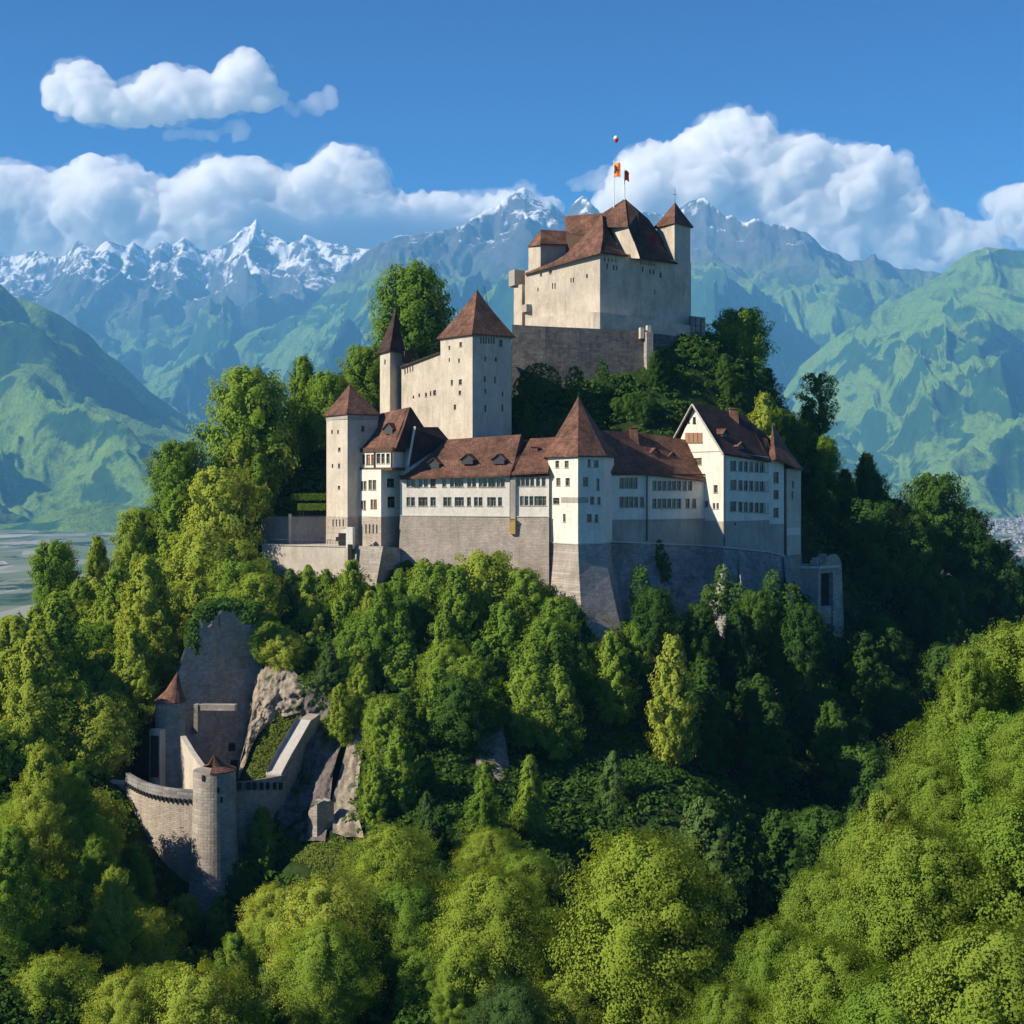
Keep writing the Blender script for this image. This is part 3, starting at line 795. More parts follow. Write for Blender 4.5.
mb = MB(); mb.poly([e2 + Vector((-.6, .3, -.3)), k2 + Vector((-.3, 0, 0)), r2 + Vector((-.4, .2, -.2))]); b.part('gable_end', mb, M_wood)
b.dormer(PD(388, 434, 3.6), 1.8, 1.9, 2.0, math.atan2(-.85, -.5), rf)

# ---- little wing between the gallery house and the palace
b = Bld('link_wing', 'short pale wing with a dark roof wedged between gallery house and palace', 'wing', 412, 6, 560)
a0, a1, a2, a3 = PD(392, 466, 7), PD(409, 466, 3.5), PD(449, 440, 10), PD(432, 440, 15)
t0, t1 = PD(424, 427.5, 6), PD(438, 427, 11)
mb = MB()
mb.poly([(a0.x, a0.y, 60), (a1.x, a1.y, 60), (a1.x, a1.y, a1.z), (t0.x - 1.3, t0.y - 2, t0.z - .2), (a0.x, a0.y, a0.z)]); mb.poly([(a1.x, a1.y, 60), (a2.x, a2.y, 60), tuple(a2), tuple(a1)])
b.part('wall', mb, M_white)
b.roof([[a1, a2, t1, t0 + Vector((-1.3, -2, 0))]], M_tile_d, 0.25)
mb = MB(); mb.tube(a1 + Vector((-.15, -.25, .1)), t0 + Vector((-1.4, -2.2, .1)), 0.28, 0.24, 4); b.part('verge', mb, M_white)

# ---- palace, left part
b = Bld('palace_wing', 'sunlit white palace wing with two window rows and brown roof, left of the corner tower', 'palace wing', 470, 0, 560)
A_, B_ = (400, 2.5), (549, -4.9); C_ = (549, 8); D_ = (408, 12)
def dl(px): return b.hit(XY(*A_), XY(*B_), px)[1] - Y0
top_z = ZP(475.5, 0)
zst = ZP(516, 0)
mid = (511, dl(511))
w1 = W4([(482.6, [408.4, 413.2, 420.5, 425.9, 433, 444.2, 452, 456.6, 460.9, 469.3, 474.1, 480.7, 485, 490.1, 493.7, 498.5, 502.8]), (501.6, [408.4, 412.9, 420.3, 424.9, 433, 445.2, 449.5, 456.6, 461.2, 469, 475.9, 480.5, 489.1, 493.2, 500.0])], 7.8)
w2 = W4([(481.5, [518.6, 523, 527.4, 532.2, 538, 543.6]), (500.8, [521.8, 526.4, 531.4, 536.2, 540.2, 544.3])], 8.2)
up = ring(A_, (511, mid[1]), B_, C_, D_)
# broader triple windows
w1 = [(x, y, 5.4, h, 'shutter' if i % 9 == 4 else ('leaded' if i % 7 == 3 else st)) if (round(x) in (433, 491, 493, 461, 425)) else (x, y, w, h, 'leaded' if i % 6 == 5 else st) for i, (x, y, w, h, st) in enumerate(w1)]
b.walls('wall', up, zst, top_z, M_white, {0: w1, 1: w2})
bz = ZP(600, 0)
b.batter('stone_base', ring((399.5, 2.35), (511, mid[1] - .15), (549, -5.1), (549, 8), (408, 12)), zst, ring((399, 1.2), (511, mid[1] - 1.4), (549, -6), (549, 8), (408, 12)), bz, M_pink_masonry)
b.course('string_course', ring((399.5, 2.5), (549, -5.0))[:2], zst, 0.14, 0.20, M_trim)
b.course('eaves_board', ring((400, 2.5), (549, -4.9))[:2], top_z - 0.12, 0.34, 0.3, M_wood)
eL, eR = PD(399.5, 478, 1.6), PD(510, 474.5, mid[1] - .9)
rL, rR = PD(446.5, 439.5, 7), PD(521, 434.5, 3.4)
g = lambda a, c, t, sag: a.lerp(c, t) - Vector((0, 0, sag))
kL, kR = PD(470, 478, 14), PD(545, 474, 10)
rf = b.roof([[eL, eR, g(eR, rR, .35, .45), g(eL, rL, .35, .45)], [g(eL, rL, .35, .45), g(eR, rR, .35, .45), rR, rL], [rL, rR, kR, kL], [eL, g(eL, rL, .35, .45), rL, kL]], M_tile, 0.3)
eL2, eR2 = PD(511.5, 473.5, mid[1] - .8), PD(548, 471.5, -5.6)
rL2, rR2 = PD(530, 438.5, 4), PD(556, 437, 3)
v1, v2 = PD(521, 441, 3.8), PD(512, 470, mid[1] - .5)
b.roof([[eL2, eR2, rR2, rL2], [rL2, rR2, PD(575, 474, 9), PD(545, 474, 10)]], M_tile, 0.3)
mb = MB(); mb.thick([[tuple(v2), tuple(PD(515, 474, mid[1])), tuple(rL2 + Vector((0, .4, -.5))), tuple(PD(521, 439, 4.6))]], .2); b.part('roof_step', mb, M_tile_d)  # dark sheet in the step; the gap's shadow is in its tone
mb = MB(); mb.poly([eR + Vector((.1, .2, -.4)), kR, rR + Vector((0.05, 0, -.1))]); b.part('gable_end', mb, M_wood)
b.chimney(534, .6, 447, 460, 1.1, parent=rf)
fa = math.atan2(-.95, -.31)
for px, py in ((433.5, 468), (467, 464), (498.5, 464)):
    k = dl(px); b.dormer(PD(px, py, k + 1.2), 2.0, 1.7, 2.0, fa, rf)
mb = MB(); x, y = XY(510.5, mid[1] - .25); mb.tube((x, y, ZP(476, 0)), (x, y, ZP(532, 0)), 0.14, n=6); b.part('downpipe', mb, M_iron)
mb = MB(); x, y = XY(513.2, mid[1] - .6); mb.box((x, y, ZP(526.5, 0)), (0.9, 0.9, 2.2), -.24); mb.box((x, y, ZP(519.5, 0)), (1.05, 1.05, .14), -.24)
b.part('privy_box', mb, M_ochre)
mb = MB(); x, y = XY(513.2, mid[1] - .3); mb.box((x, y, ZP(499, 0)), (0.85, 0.5, 6.4), -.24); b.part('privy_shaft', mb, M_grey)

# ---- corner tower
b = Bld('corner_tower', 'white many sided corner tower with tall pointed brown roof and flaring stone foot', 'tower', 582, -8, 612)
tp = [(547, -2), (549, -4), (578, -10), (604, -7.2), (614, -2), (604, 5), (560, 6)]
pts = ring(*tp)
zt, zb, zc2 = ZP(455, -8), ZP(543.5, -8), ZP(543.5, -8)
wn = {1: [(557.2, 464.3, 3.6, 7), (566.6, 464.3, 4, 7), (558.4, 482, 4.2, 8, 'leaded'), (567.6, 482, 4.2, 8), (556.2, 501, 6.4, 6.4), (564.3, 518, 2.6, 8, 'leaded')],
      2: [(589.2, 463.3, 3, 8), (596.2, 463.8, 5, 7), (585.6, 481.6, 5.4, 9), (598, 484.6, 3.2, 12), (592.2, 500.4, 4.4, 7.5), (599, 500.8, 3.6, 7.5), (589.5, 518, 5, 8), (596.6, 518.5, 3.6, 8)]}
b.walls('wall', pts, zb, zt, M_white, wn)
bo = ring((536, -2), (541, -6), (584, -16.5), (628, -13), (638, -2), (612, 8), (552, 8))
# curved flare: three rings
mb = MB(); rings = []
zlow = ZP(655, -12)
for t, u in ((0, 0), (.12, .07), (.28, .21), (.5, .43), (.75, .70), (1, 1)):
    rings.append([(p[0] + (q_[0] - p[0]) * (u + 0.0), p[1] + (q_[1] - p[1]) * u, zb + (zlow - zb) * t) for p, q_ in zip(pts, bo)])
n = len(pts)
for r_a, r_b in zip(rings, rings[1:]):
    for i in range(n): j = (i + 1) % n; mb.poly([r_b[i], r_b[j], r_a[j], r_a[i]])
b.part('flared_base', mb, M_ashlar)
lp = lambda A, B, t: (A[0] + (B[0] - A[0]) * t, A[1] + (B[1] - A[1]) * t)
b.course('string_course', [lp(pts[1], pts[2], .42), pts[2], lp(pts[2], pts[3], .38)], ZP(500, -8), 0.9, 0.04, M_grey)
b.course('string_course', [pts[0], pts[1], pts[2], pts[3], pts[4]], zb, 0.18, 0.14, M_trim)
b.pyramid(pts, zt - 0.1, PD(578.5, 396, -2), M_tile, 0.55, 0.03)
b.course('eaves_board', [pts[1], pts[2], pts[3], pts[4]], zt - 0.2, 0.32, 0.35, M_wood)

# ---- palace, right part
b = Bld('palace_wing', 'shaded white palace wing with window rows and brown roof, right of the corner tower', 'palace wing', 655, 2, 600)
A_, B_ = (600, -4), (706, 6.8)
def fd(px): return b.hit(XY(*A_), XY(*B_), px)[1] - Y0
top = [ZP(470, -3), ZP(473, fd(647)), ZP(477.5, 6.8), ZP(477.5, 6.8), ZP(470, 3)]
pts = ring(A_, (647, fd(647)), B_, (716, 17), (600, 7))
zs = ZP(519.5, 0)
w1 = W4([(483, [621.6, 626.2, 630.8, 635.4]), (502, [621.6, 626.4, 631.2, 636, 642])], 9.4, 4)
w2 = W4([(485.6, [654.5, 659.4, 664.3, 669.2, 674.1, 679, 684.6, 690]), (503.4, [654.5, 659.4, 664.3, 669.2, 674.1, 679, 687.6, 694])], 8.4, 3.9)
w2 = [(x, y, w, h, 'leaded' if i % 3 == 0 else st) for i, (x, y, w, h, st) in enumerate(w2)]
b.walls('wall', pts, zs, top, M_white, {0: w1, 1: w2})
b.walls('lower_wall', ring((600, -4.15), (647, fd(647) - .15), (706, 6.65), (716, 17), (600, 7)), ZP(546, 4), zs, M_grey, {1: []})
b.course('string_course', ring(A_, B_), zs, 0.16, 0.26, M_trim)
b.course('eaves_board', ring(A_, B_), ZP(474.5, 0), 0.3, 0.3, M_wood)
eL, eM, eR = PD(600, 471, -4.8), PD(650, 474, fd(650) - .8), PD(708, 480.5, 6.3)
rL, rM, rR = PD(598, 430, 1), PD(640, 432.5, 7), PD(694, 441, 12)
S = Vector((0, 0, .4))
rf = b.roof([[eL, eM, eM.lerp(rM, .4) - S, eL.lerp(rL, .4) - S], [eM, eR, eR.lerp(rR, .4) - S, eM.lerp(rM, .4) - S], [eL.lerp(rL, .4) - S, eM.lerp(rM, .4) - S, rM, rL], [eM.lerp(rM, .4) - S, eR.lerp(rR, .4) - S, rR, rM],
        [rL, rM, PD(690, 478, 16), PD(620, 472, 9)], [rM, rR, PD(716, 480, 18), PD(690, 478, 16)]], M_tile, 0.3)
b.chimney(634, 5.2, 428, 446, 1.2, lean=-.1, parent=rf)
b.dormer(PD(655, 455, 5.0), 1.5, 1.2, 1.6, math.atan2(-.8, .6), rf); b.dormer(PD(672, 459, 6.8), 1.5, 1.2, 1.6, math.atan2(-.8, .6), rf)
mb = MB(); x, y = XY(647, fd(647) - .3); mb.tube((x, y, ZP(475, 0)), (x, y, ZP(541, 0)), 0.13, n=6); b.part('downpipe', mb, M_iron)

# ---- gabled house
b = Bld('gabled_house', 'tall white gabled house with three long window rows at the right end of the palace', 'house', 723, 4, 605)
gA, gB, gC, gD = (675, 14), (723.5, 2), (769, 10), (722, 24)
pts = ring(gA, gB, gC, gD); ze = ZP(451, 2); zs = ZP(521, 4)
rows = [733, 740.2, 745.6, 751, 756.4, 761.4, 766]
wf = [(x + .4, y + (x - 733) * .055, 4.5 if i else 6.4, 10.2, 'leaded' if (i + int(y)) % 4 == 0 else 'glass') for y in (465.9, 484.9, 506.4) for i, x in enumerate(rows)]
wg = [(697, 461.5, 9.5, 7, 'leaded'), (715.6, 489, 4, 8), (714, 506, 2.4, 6), (717.6, 506, 2.4, 6), (706, 504, 4, 6)]
b.walls('wall', pts, zs, [ze, ze, ZP(457, 10), ZP(457, 24)], M_white, {0: wg, 1: wf})
b.walls('lower_wall', ring((674.6, 13.9), (723.5, 1.8), (769.4, 9.9), (722, 24.2)), ZP(556, 4), zs, M_grey, {1: [(735, 524, 1.5, 3, 'slit')]})
# gable triangle
apx = PD(693.6, 403.5, 9.6); gl = Vector((*pts[0], ze)); gr = Vector((*pts[1], ze))
k = b.hit(pts[0], pts[1], 693.8); apw = Vector((pts[0][0] + (pts[1][0] - pts[0][0]) * .42, pts[0][1] + (pts[1][1] - pts[0][1]) * .42, ZP(405.5, 9)))
mb = MB(); mb.poly([gl, gr, apw]); b.part('gable', mb, M_white)
nrm = Vector((pts[1][1] - pts[0][1], -(pts[1][0] - pts[0][0]), 0)).normalized()
def gable_win(px, py, wp, hp, mat, name='window'):
    t, Y_ = b.hit(pts[0], pts[1], px); x = pts[0][0] + (pts[1][0] - pts[0][0]) * t; z = CZ - (py - HOR) / F * Y_
    L = wp / F * Y_ / abs((pts[1][0] - pts[0][0]) / math.dist(pts[0], pts[1])); mb = MB()
    an = math.atan2(pts[1][1] - pts[0][1], pts[1][0] - pts[0][0])
    mb.box((x + nrm.x * .06, Y_ + nrm.y * .06, z), (L, .16, hp / F * Y_), an); mb.box((x + nrm.x * .1, Y_ + nrm.y * .1, z - hp / F * Y_ / 2 - .06), (L + .2, .26, .1), an)
    return b.part(name, mb, mat)
for px, py, w, h, m_ in ((688.6, 420, 1.5, 5, M_dark), (694.6, 420, 1.8, 6, M_dark)): gable_win(px, py, w, h, m_)
for px in (687.6, 691.9, 696.2, 700.6): gable_win(px, 437.5, 3.0, 9.5, M_shutter, 'shutter')
b.course('string_course', [pts[0], pts[1]], ZP(451.5, 7), 0.16, 0.12, M_trim)
zr2 = ZP(411, 16); rid2 = PD(746, 415.5, 17)
eL, eR1, eR2, eB = PD(672.5, 440, 14), PD(723.5, 453, 1.2), PD(770, 461, 9.2), PD(722, 455, 25)
ap = PD(692.6, 403, 8.2)
S = Vector((0, 0, .3))
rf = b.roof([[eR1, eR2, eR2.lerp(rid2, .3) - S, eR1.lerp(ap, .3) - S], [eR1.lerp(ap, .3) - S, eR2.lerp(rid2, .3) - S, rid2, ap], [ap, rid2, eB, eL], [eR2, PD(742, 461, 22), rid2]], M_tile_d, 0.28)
mb = MB(); 
for p_, q_ in ((eL, ap), (ap, eR1)): mb.tube(Vector(p_) + Vector((-.1, -.15, -.25)), Vector(q_) + Vector((-.1, -.15, -.25)), .17, n=4)
b.part('verge', mb, M_trim, rf)
b.chimney(733.5, 13.5, 409, 427, 1.3, parent=rf); b.dormer(PD(725, 437, 5.4), 1.4, 1.4, 1.6, math.atan2(-.68, .73), rf); b.dormer(PD(741, 449, 6.0), 1.8, 1.2, 1.6, math.atan2(-.68, .73), rf)
mb = MB(); x, y = XY(724.5, 1.7); mb.tube((x, y, ZP(453, 2)), (x, y, ZP(546, 2)), .12, n=6); b.part('downpipe', mb, M_iron)

# ---- stair wing
b = Bld('stair_wing', 'narrow white wing with three single windows one above another, beside the gabled house', 'wing', 776, 10, 600)
pts = ring((764, 9.5), (784, 12.5), (784, 21), (762, 18)); zt = ZP(461, 10)
b.walls('wall', pts, ZP(524, 11), zt, M_white, {0: [(776.2, 477.5, 5.4, 11), (776.2, 494.6, 5.4, 9), (776.2, 512.6, 5.4, 9.6)]})
b.walls('lower_wall', ring((763.6, 9.3), (784.2, 12.3), (784, 21.2), (762, 18.2)), ZP(557, 11), ZP(524, 11), M_grey)
b.roof([[PD(745, 417, 17.5), PD(768, 460.5, 9), PD(773, 460.5, 11), PD(766, 434, 16)], [PD(745, 417, 17.5), PD(766, 434, 16), PD(786, 462, 22), PD(760, 462, 26)]], M_tile, .25)

# ---- end turret
b = Bld('end_turret', 'plain pale turret with steep dark brown roof closing the right end of the palace', 'turret', 795, 14, 605)
pts = ring((783, 14.5), (787, 12.6), (800, 14.5), (801, 21), (784, 22)); zt = ZP(469, 14)
b.walls('wall', pts, ZP(562, 13), zt, M_cream, {1: [(793, 484.5, 1.8, 7), (792.5, 495, 1.6, 8)]})
b.batter('base', ring((783, 14.3), (787, 12.4), (800.4, 14.3), (801.4, 21), (784, 22)), ZP(555, 13), ring((786, 13), (790, 9), (808, 12), (808, 22), (786, 22)), ZP(650, 13), M_ashlar)
a = PD(772.5, 424, 16); e = [PD(768, 461, 10), PD(776, 458.5, 9.8), PD(801.5, 469.5, 13.2), PD(803, 468, 22), PD(784, 466, 24)]
m1 = [v.lerp(a, .45) - Vector((0, 0, .5)) for v in e]
b.roof([[e[i], e[i + 1], m1[i + 1], m1[i]] for i in range(4)] + [[m1[i], m1[i + 1], a] for i in range(4)] + [[e[4], e[0], m1[0], m1[4]], [m1[4], m1[0], a]], M_tile, .25)
b.course('string_course', [pts[1], pts[2]], ZP(531.5, 13), 1.3, .03, M_white)

# ---- battered retaining wall under the right wings
b = Bld('retaining_wall', 'high battered grey stone wall carrying the right palace wings above the trees', 'wall', 700, 4, 610)
top = ring((604, -4.6), (647, 1.0 - .3), (704, 6.4), (712, 4.3), (723.4, 1.3), (769.6, 9.4), (785, 12.0), (785, 22), (600, 12))
zz = [ZP(541, -4), ZP(543, 1), ZP(545.5, 6), ZP(546, 4), ZP(547, 1.5), ZP(552, 9.4), ZP(556, 12), ZP(556, 22), ZP(541, 12)]
bot = ring((612, -11), (652, -9), (704, -7), (716, -7.5), (728, -8.5), (775, -1), (791, 2), (791, 22), (604, 12))
mb = MB(); zl = ZP(665, 0); n = len(top)
for i in range(n):
    j = (i + 1) % n
    P0, P1 = (top[i][0], top[i][1], zz[i]), (top[j][0], top[j][1], zz[j]); Q0, Q1 = (bot[i][0], bot[i][1], zl), (bot[j][0], bot[j][1], zl)
    mb.poly([Q0, Q1, P1, P0])
mb.poly([(t[0], t[1], z) for t, z in zip(top, zz)])
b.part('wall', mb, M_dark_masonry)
for (pa, da, pya), (pb, db), w in (((740, 4.2, 549), (750, -5.4), 1.3), ((786, 11.6, 556), (797, 1.5), 1.5)):
    A1 = PD(pa, pya + 1, da); B1 = W(pb, 640, Y0 + db); mb = MB()
    tx = Vector((.73, .68, 0)) * w / 2; ty = Vector((.68, -.73, 0)) * .1
    mb.prism([B1 - tx * 1.5 - ty, B1 - tx * 1.5 + ty, B1 + tx * 1.5 + ty, B1 + tx * 1.5 - ty], [A1 - tx - ty, A1 - tx + ty, A1 + tx + ty, A1 + tx - ty]); b.part('buttress', mb, M_dark_masonry)
mb = MB()
for i in range(6):
    p, q_ = Vector((*top[i], zz[i])), Vector((*top[i + 1], zz[i + 1])); mb.tube(p + Vector((.05, -.12, 0)), q_ + Vector((.05, -.12, 0)), .14, n=4)
b.part('coping', mb, M_trim)

# ---- bridge gate at the right end
b = Bld('side_gate', 'ruined pale gatehouse with a round topped gable and dark doorway, right end of the castle', 'gatehouse', 825, 14, 625)
pts = ring((799, 14), (818, 12), (840, 17), (838, 23), (800, 22))
b.walls('wall', ring((799, 14), (818, 12), (819, 21), (800, 22)), ZP(650, 14), ZP(566, 14), M_grey)
mb = MB(); g0, g1 = XY(818, 12), XY(842, 17); L = math.dist(g0, g1); ux, uy = (g1[0] - g0[0]) / L, (g1[1] - g0[1]) / L
def gp(t, py, o=0): return (g0[0] + ux * t * L - uy * o * -1, g0[1] + uy * t * L - ux * o * -1 * -1, ZP(py, 14))
def gq(t, py, o=0): return (g0[0] + ux * t * L - uy * o, g0[1] + uy * t * L + ux * o, ZP(py, 14))
for o in (0, 2.2):
    mb.poly([gq(0, 655, o), gq(.12, 655, o), gq(.12, 573, o), gq(0, 566, o)]); mb.poly([gq(.62, 655, o), gq(1.12, 655, o), gq(.98, 566, o), gq(.62, 573, o)])
    mb.poly([gq(0, 566, o), gq(.12, 573, o), gq(.62, 573, o), gq(.98, 566, o)] + [gq(.62 + .36 * math.cos(a_), 566 - 12 * math.sin(a_), o) for a_ in [math.pi * k / 8 for k in range(1, 8)]] + [gq(.2, 564, o)])
mb.poly([gq(.12, 655), gq(.12, 573), gq(.12, 573, 2.2), gq(.12, 655, 2.2)]); mb.poly([gq(.62, 655), gq(.62, 573), gq(.62, 573, 2.2), gq(.62, 655, 2.2)]); mb.poly([gq(.12, 573), gq(.62, 573), gq(.62, 573, 2.2), gq(.12, 573, 2.2)])
mb.poly([gq(1.12, 655), gq(1.12, 655, 2.2), gq(.98, 566, 2.2), gq(.98, 566)])
b.part('gate_wall', mb, M_ashlar)
mb = MB(); mb.poly([gq(.12, 606, .9), gq(.62, 606, .9), gq(.62, 573, .9), gq(.12, 573, .9)]); b.part('door', mb, M_dark)
mb = MB(); mb.poly([gq(.12, 655, .3), gq(.62, 655, .3), gq(.62, 606, .3), gq(.12, 606, .3)]); mb.poly([gq(.12, 606, .3), gq(.62, 606, .3), gq(.62, 606, .9), gq(.12, 606, .9)]); b.part('threshold', mb, M_ashlar)
b.course('cornice', ring((799, 13.9), (818, 11.9), (838, 16.4)), ZP(567, 13.5), .45, .35, M_trim)
mb = MB()
for t, h in ((.06, 562.5), (.12, 560), (.2, 562)): mb.box(gq(t, h, 1), (.6, 1.4, .9), math.atan2(uy, ux))
b.part('broken_battlement', mb, M_ashlar)

# ---- great tower
b = Bld('great_tower', 'broad square tower with a large brown pyramid roof rising behind the palace', 'tower', 472, 13, 440)
pts = ring((440.5, 20), (472.5, 12.5), (511.5, 17.5), (482, 26)); zt = ZP(334, 14)
L_ = [(449.3, 347.6, 1.7, 3.6), (460.7, 344.4, 2.8, 4.6), (449.3, 360, 1.3, 4, 'slit'), (459, 360.4, 1.6, 3.6), (451.9, 382.4, 2.2, 5), (460.3, 382, 3.2, 5.2), (459.8, 392.7, 2.4, 4.2), (454.9, 407, 2.4, 4.8)]
R__ = [(x, 340.5, 1.5, 6.5, 'slit') for x in (481, 483.6, 486.2, 488.8, 491.4, 494)] + [(500.9, 343.2, 3.6, 7), (485.4, 358.8, 1.8, 5, 'slit'), (496, 359.5, 2, 4, 'slit'), (485, 379, 1.6, 6, 'slit'), (495, 380, 1.6, 7, 'slit'), (485.4, 391, 1.6, 5, 'slit'), (502.6, 394, 1.6, 5, 'slit'), (485.4, 408.5, 1.8, 7, 'slit'), (502.4, 408, 1.8, 7, 'slit')]
b.walls('wall', pts, ZP(470, 14), zt, M_cream, {0: L_, 1: R__})
b.course('frieze', pts, zt - .35, .5, .12, M_grey, True)
rf = b.pyramid(pts, zt - .1, PD(477, 289.5, 18), M_tile, .55, .045)
mb = MB(); p = PD(488, 306, 19); mb.tube(p, p + Vector((-.7, 0, 3.6)), .06, .03, 6)
for k in range(4): mb.tube(p + Vector((-.7, 0, 3.4 - k * .35)) + Vector((-.35, -.2, 0)), p + Vector((-.7, 0, 3.4 - k * .35)) + Vector((.35, .2, 0)), .025, n=4)
b.part('antenna', mb, M_iron, rf)

# ---- hall between slim turret and great tower
b = Bld('curtain_hall', 'pale windowed hall wall linking the slim dark turret with the great tower', 'wing', 420, 26, 430)
pts = ring((401, 33), (443, 22), (448, 30), (404, 41))
pt = [Vector((*pts[0], ZP(365, 33))), Vector((*pts[1], ZP(349.5, 22)))]
b.walls('wall', pts, ZP(470, 26), [ZP(366, 33), ZP(350.5, 22), ZP(350.5, 24), ZP(366, 37)], M_keep, {0: [(413.4, 397.2, 1.6, 3, 'slit'), (419.2, 395.4, 1.6, 3.6, 'slit'), (426, 394.7, 2, 4), (430.6, 393.6, 1.4, 5, 'slit'), (434.6, 392.7, 3, 5)] + [(405 + k * 2.6, 371.5 - k * 1.05, 1.1, 6, 'slit') for k in range(13)]})
b.roof([[PD(400, 366.4, 32.4), PD(443, 350.5, 21.4), PD(448, 349, 30), PD(404, 365, 40)]], M_tile_d, .3)

# ---- slim turret with needle roof
b = Bld('needle_turret', 'slim turret with a steep dark needle roof in front of the big round tree', 'turret', 390, 32, 430)
pts = ring((380, 36.5), (390, 32), (402.5, 35), (394, 40)); zt = ZP(351, 34)
b.walls('wall', pts, ZP(460, 33), zt, M_cream, {0: [(385, 362, 1.3, 5, 'slit')]})
b.pyramid(pts, zt - .1, PD(396, 306.5, 36), M_tile_d, .55, .05)
mb = MB(); x, y = XY(407, 33.6); mb.box((x, y, ZP(357, 33)), (1.4, 1.4, 2.2), .4); b.part('corbel', mb, M_wood)
b.chimney(413, 35.5, 349.5, 358, .8)

# ---- keep
b = Bld('keep', 'massive hilltop keep with stepped brown roofs on the summit', 'keep', 600, 37, 330)
kl, kf, kr, kb = (525, 48), (600, 36), (691, 47), (616, 62)
pts = ring(kl, kf, kr, kb)
LW = [(538, 289.5, 1.2, 4, 'slit'), (552.6, 286, 1.2, 6, 'slit'), (555, 286, 1.2, 6, 'slit'), (571, 280.4, 1.2, 5, 'slit'), (573.4, 280, 1.2, 5, 'slit'), (587, 276, 1.6, 4, 'slit'), (541, 274.6, 2, 2.6), (550.5, 271.6, 3, 4), (561.4, 268.4, 2.8, 4), (569.8, 265.4, 2.6, 3.6), (574, 265.2, 2.2, 3.6), (577.6, 264, 2.2, 3.6), (582.7, 262.2, 2.2, 3.6), (589, 259.8, 2.2, 4), (592.6, 258.8, 2.6, 4.4)]
RW = [(607.4, 266, 1.4, 5, 'slit'), (604.6, 259.5, 1.3, 3, 'slit'), (608.4, 259.8, 1.3, 3, 'slit'), (612.2, 260.2, 1.3, 3, 'slit'), (616, 260.6, 1.3, 3, 'slit'), (613.8, 267.6, 1.4, 5, 'slit'), (616.8, 268, 1.4, 5, 'slit'), (642.8, 269.6, 1.4, 5, 'slit'), (650.2, 271.4, 1.4, 5, 'slit'), (653.6, 272, 1.4, 5, 'slit'), (660.7, 275, 2, 5), (655, 292, 1.2, 5, 'slit')] + [(641 + 2.6 * k, 263 + .35 * k, 1.2, 2.6, 'slit') for k in range(6)]
b.walls('wall', pts, ZP(345, 40), [ZP(271, 48), ZP(250.5, 36), ZP(262.5, 47), ZP(262, 62)], M_keep, {0: LW, 1: RW})
# main left roof: one long curved slope
eL, eC, eR, A1 = PD(524, 273.5, 47.5), PD(600.5, 251.5, 34.6), PD(628.5, 255.5, 38.6), PD(602, 213.5, 46)
sw = [(eL.lerp(A1, t) - Vector((0, 0, 2.6 * math.sin(math.pi * t)))) for t in (.25, .5, .75)]
sc_ = [(eC.lerp(A1, t) + Vector((.35, -.1, 0)) * math.sin(math.pi * t)) for t in (.25, .5, .75)]
la = [eL] + sw + [A1]; ca = [eC] + sc_ + [A1]
ml = [eL.lerp(eC, .0)] 
P_ = [[eL, eC, ca[1], la[1]], [la[1], ca[1], ca[2], la[2]], [la[2], ca[2], ca[3], la[3]], [la[3], ca[3], A1]]
rf = b.roof(P_, M_tile, .3)
ra = [eR] + [eR.lerp(A1, t) - Vector((0, 0, 1.6 * math.sin(math.pi * t))) for t in (.33, .66)]
b.roof([[eC, eR, ra[1], ca[1]], [ca[1], ra[1], ra[2], ca[3]], [ca[3], ra[2], A1]], M_tile_d, .25, parent=rf)  # right hip in the dark tiles, its shade set by colour
b.roof([[la[0], la[1], la[2], PD(560, 262, 60)], [la[2], la[3], A1, PD(600, 230, 60), PD(560, 262, 60)]], M_tile_d, .2, parent=rf)
# upper roof over the core
ap = PD(625, 198.5, 49); u1, u2, u3 = PD(602, 213.5, 48), PD(607.5, 226, 43.5), PD(628, 226, 40.2)
u4, u5, u6 = PD(640, 257, 37.6), PD(677.5, 263, 45.2), PD(649, 219.5, 51)
b.roof([[u1, u2, ap], [u2, u3, ap]], M_tile, .25)
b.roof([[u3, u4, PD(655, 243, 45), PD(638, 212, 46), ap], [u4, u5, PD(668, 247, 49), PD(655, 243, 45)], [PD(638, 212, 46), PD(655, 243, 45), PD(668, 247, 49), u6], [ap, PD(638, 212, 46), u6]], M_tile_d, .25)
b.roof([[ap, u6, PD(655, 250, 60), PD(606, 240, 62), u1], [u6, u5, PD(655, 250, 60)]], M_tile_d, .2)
mb = MB(); cw = [PD(611, 226, 45), PD(628.5, 226, 40.6), PD(639.5, 257, 37.2), PD(622, 256, 42)]
mb.thick([[tuple(cw[3]), tuple(cw[2]), tuple(cw[1]), tuple(cw[0])]], .3)
b.part('core_wall', mb, M_keep)
b.roof([[cw[1], cw[2], PD(676.5, 262.5, 45.4), PD(655, 238, 46), PD(648, 222, 48.5), ap]], M_tile_d, .3)
mb = MB(); p = PD(652, 241, 41.4); nn = Vector((.45, -.65, .5)).normalized()
tx = Vector((.8, .6, 0)); ty = nn.cross(tx) * -1
c0 = p + nn * .5
mb.thick([[tuple(c0 + tx * a_ + Vector((0, 0, 1)) * c_) for a_, c_ in ((-.8, .8), (-.8, -.2), (0, -1.1), (.8, -.2), (.8, .8), (.35, .5), (0, 1.2), (-.35, .5))]], .1)
b.part('shield', mb, flat_mat('faded_red_paint', (0.20, 0.035, 0.03)))
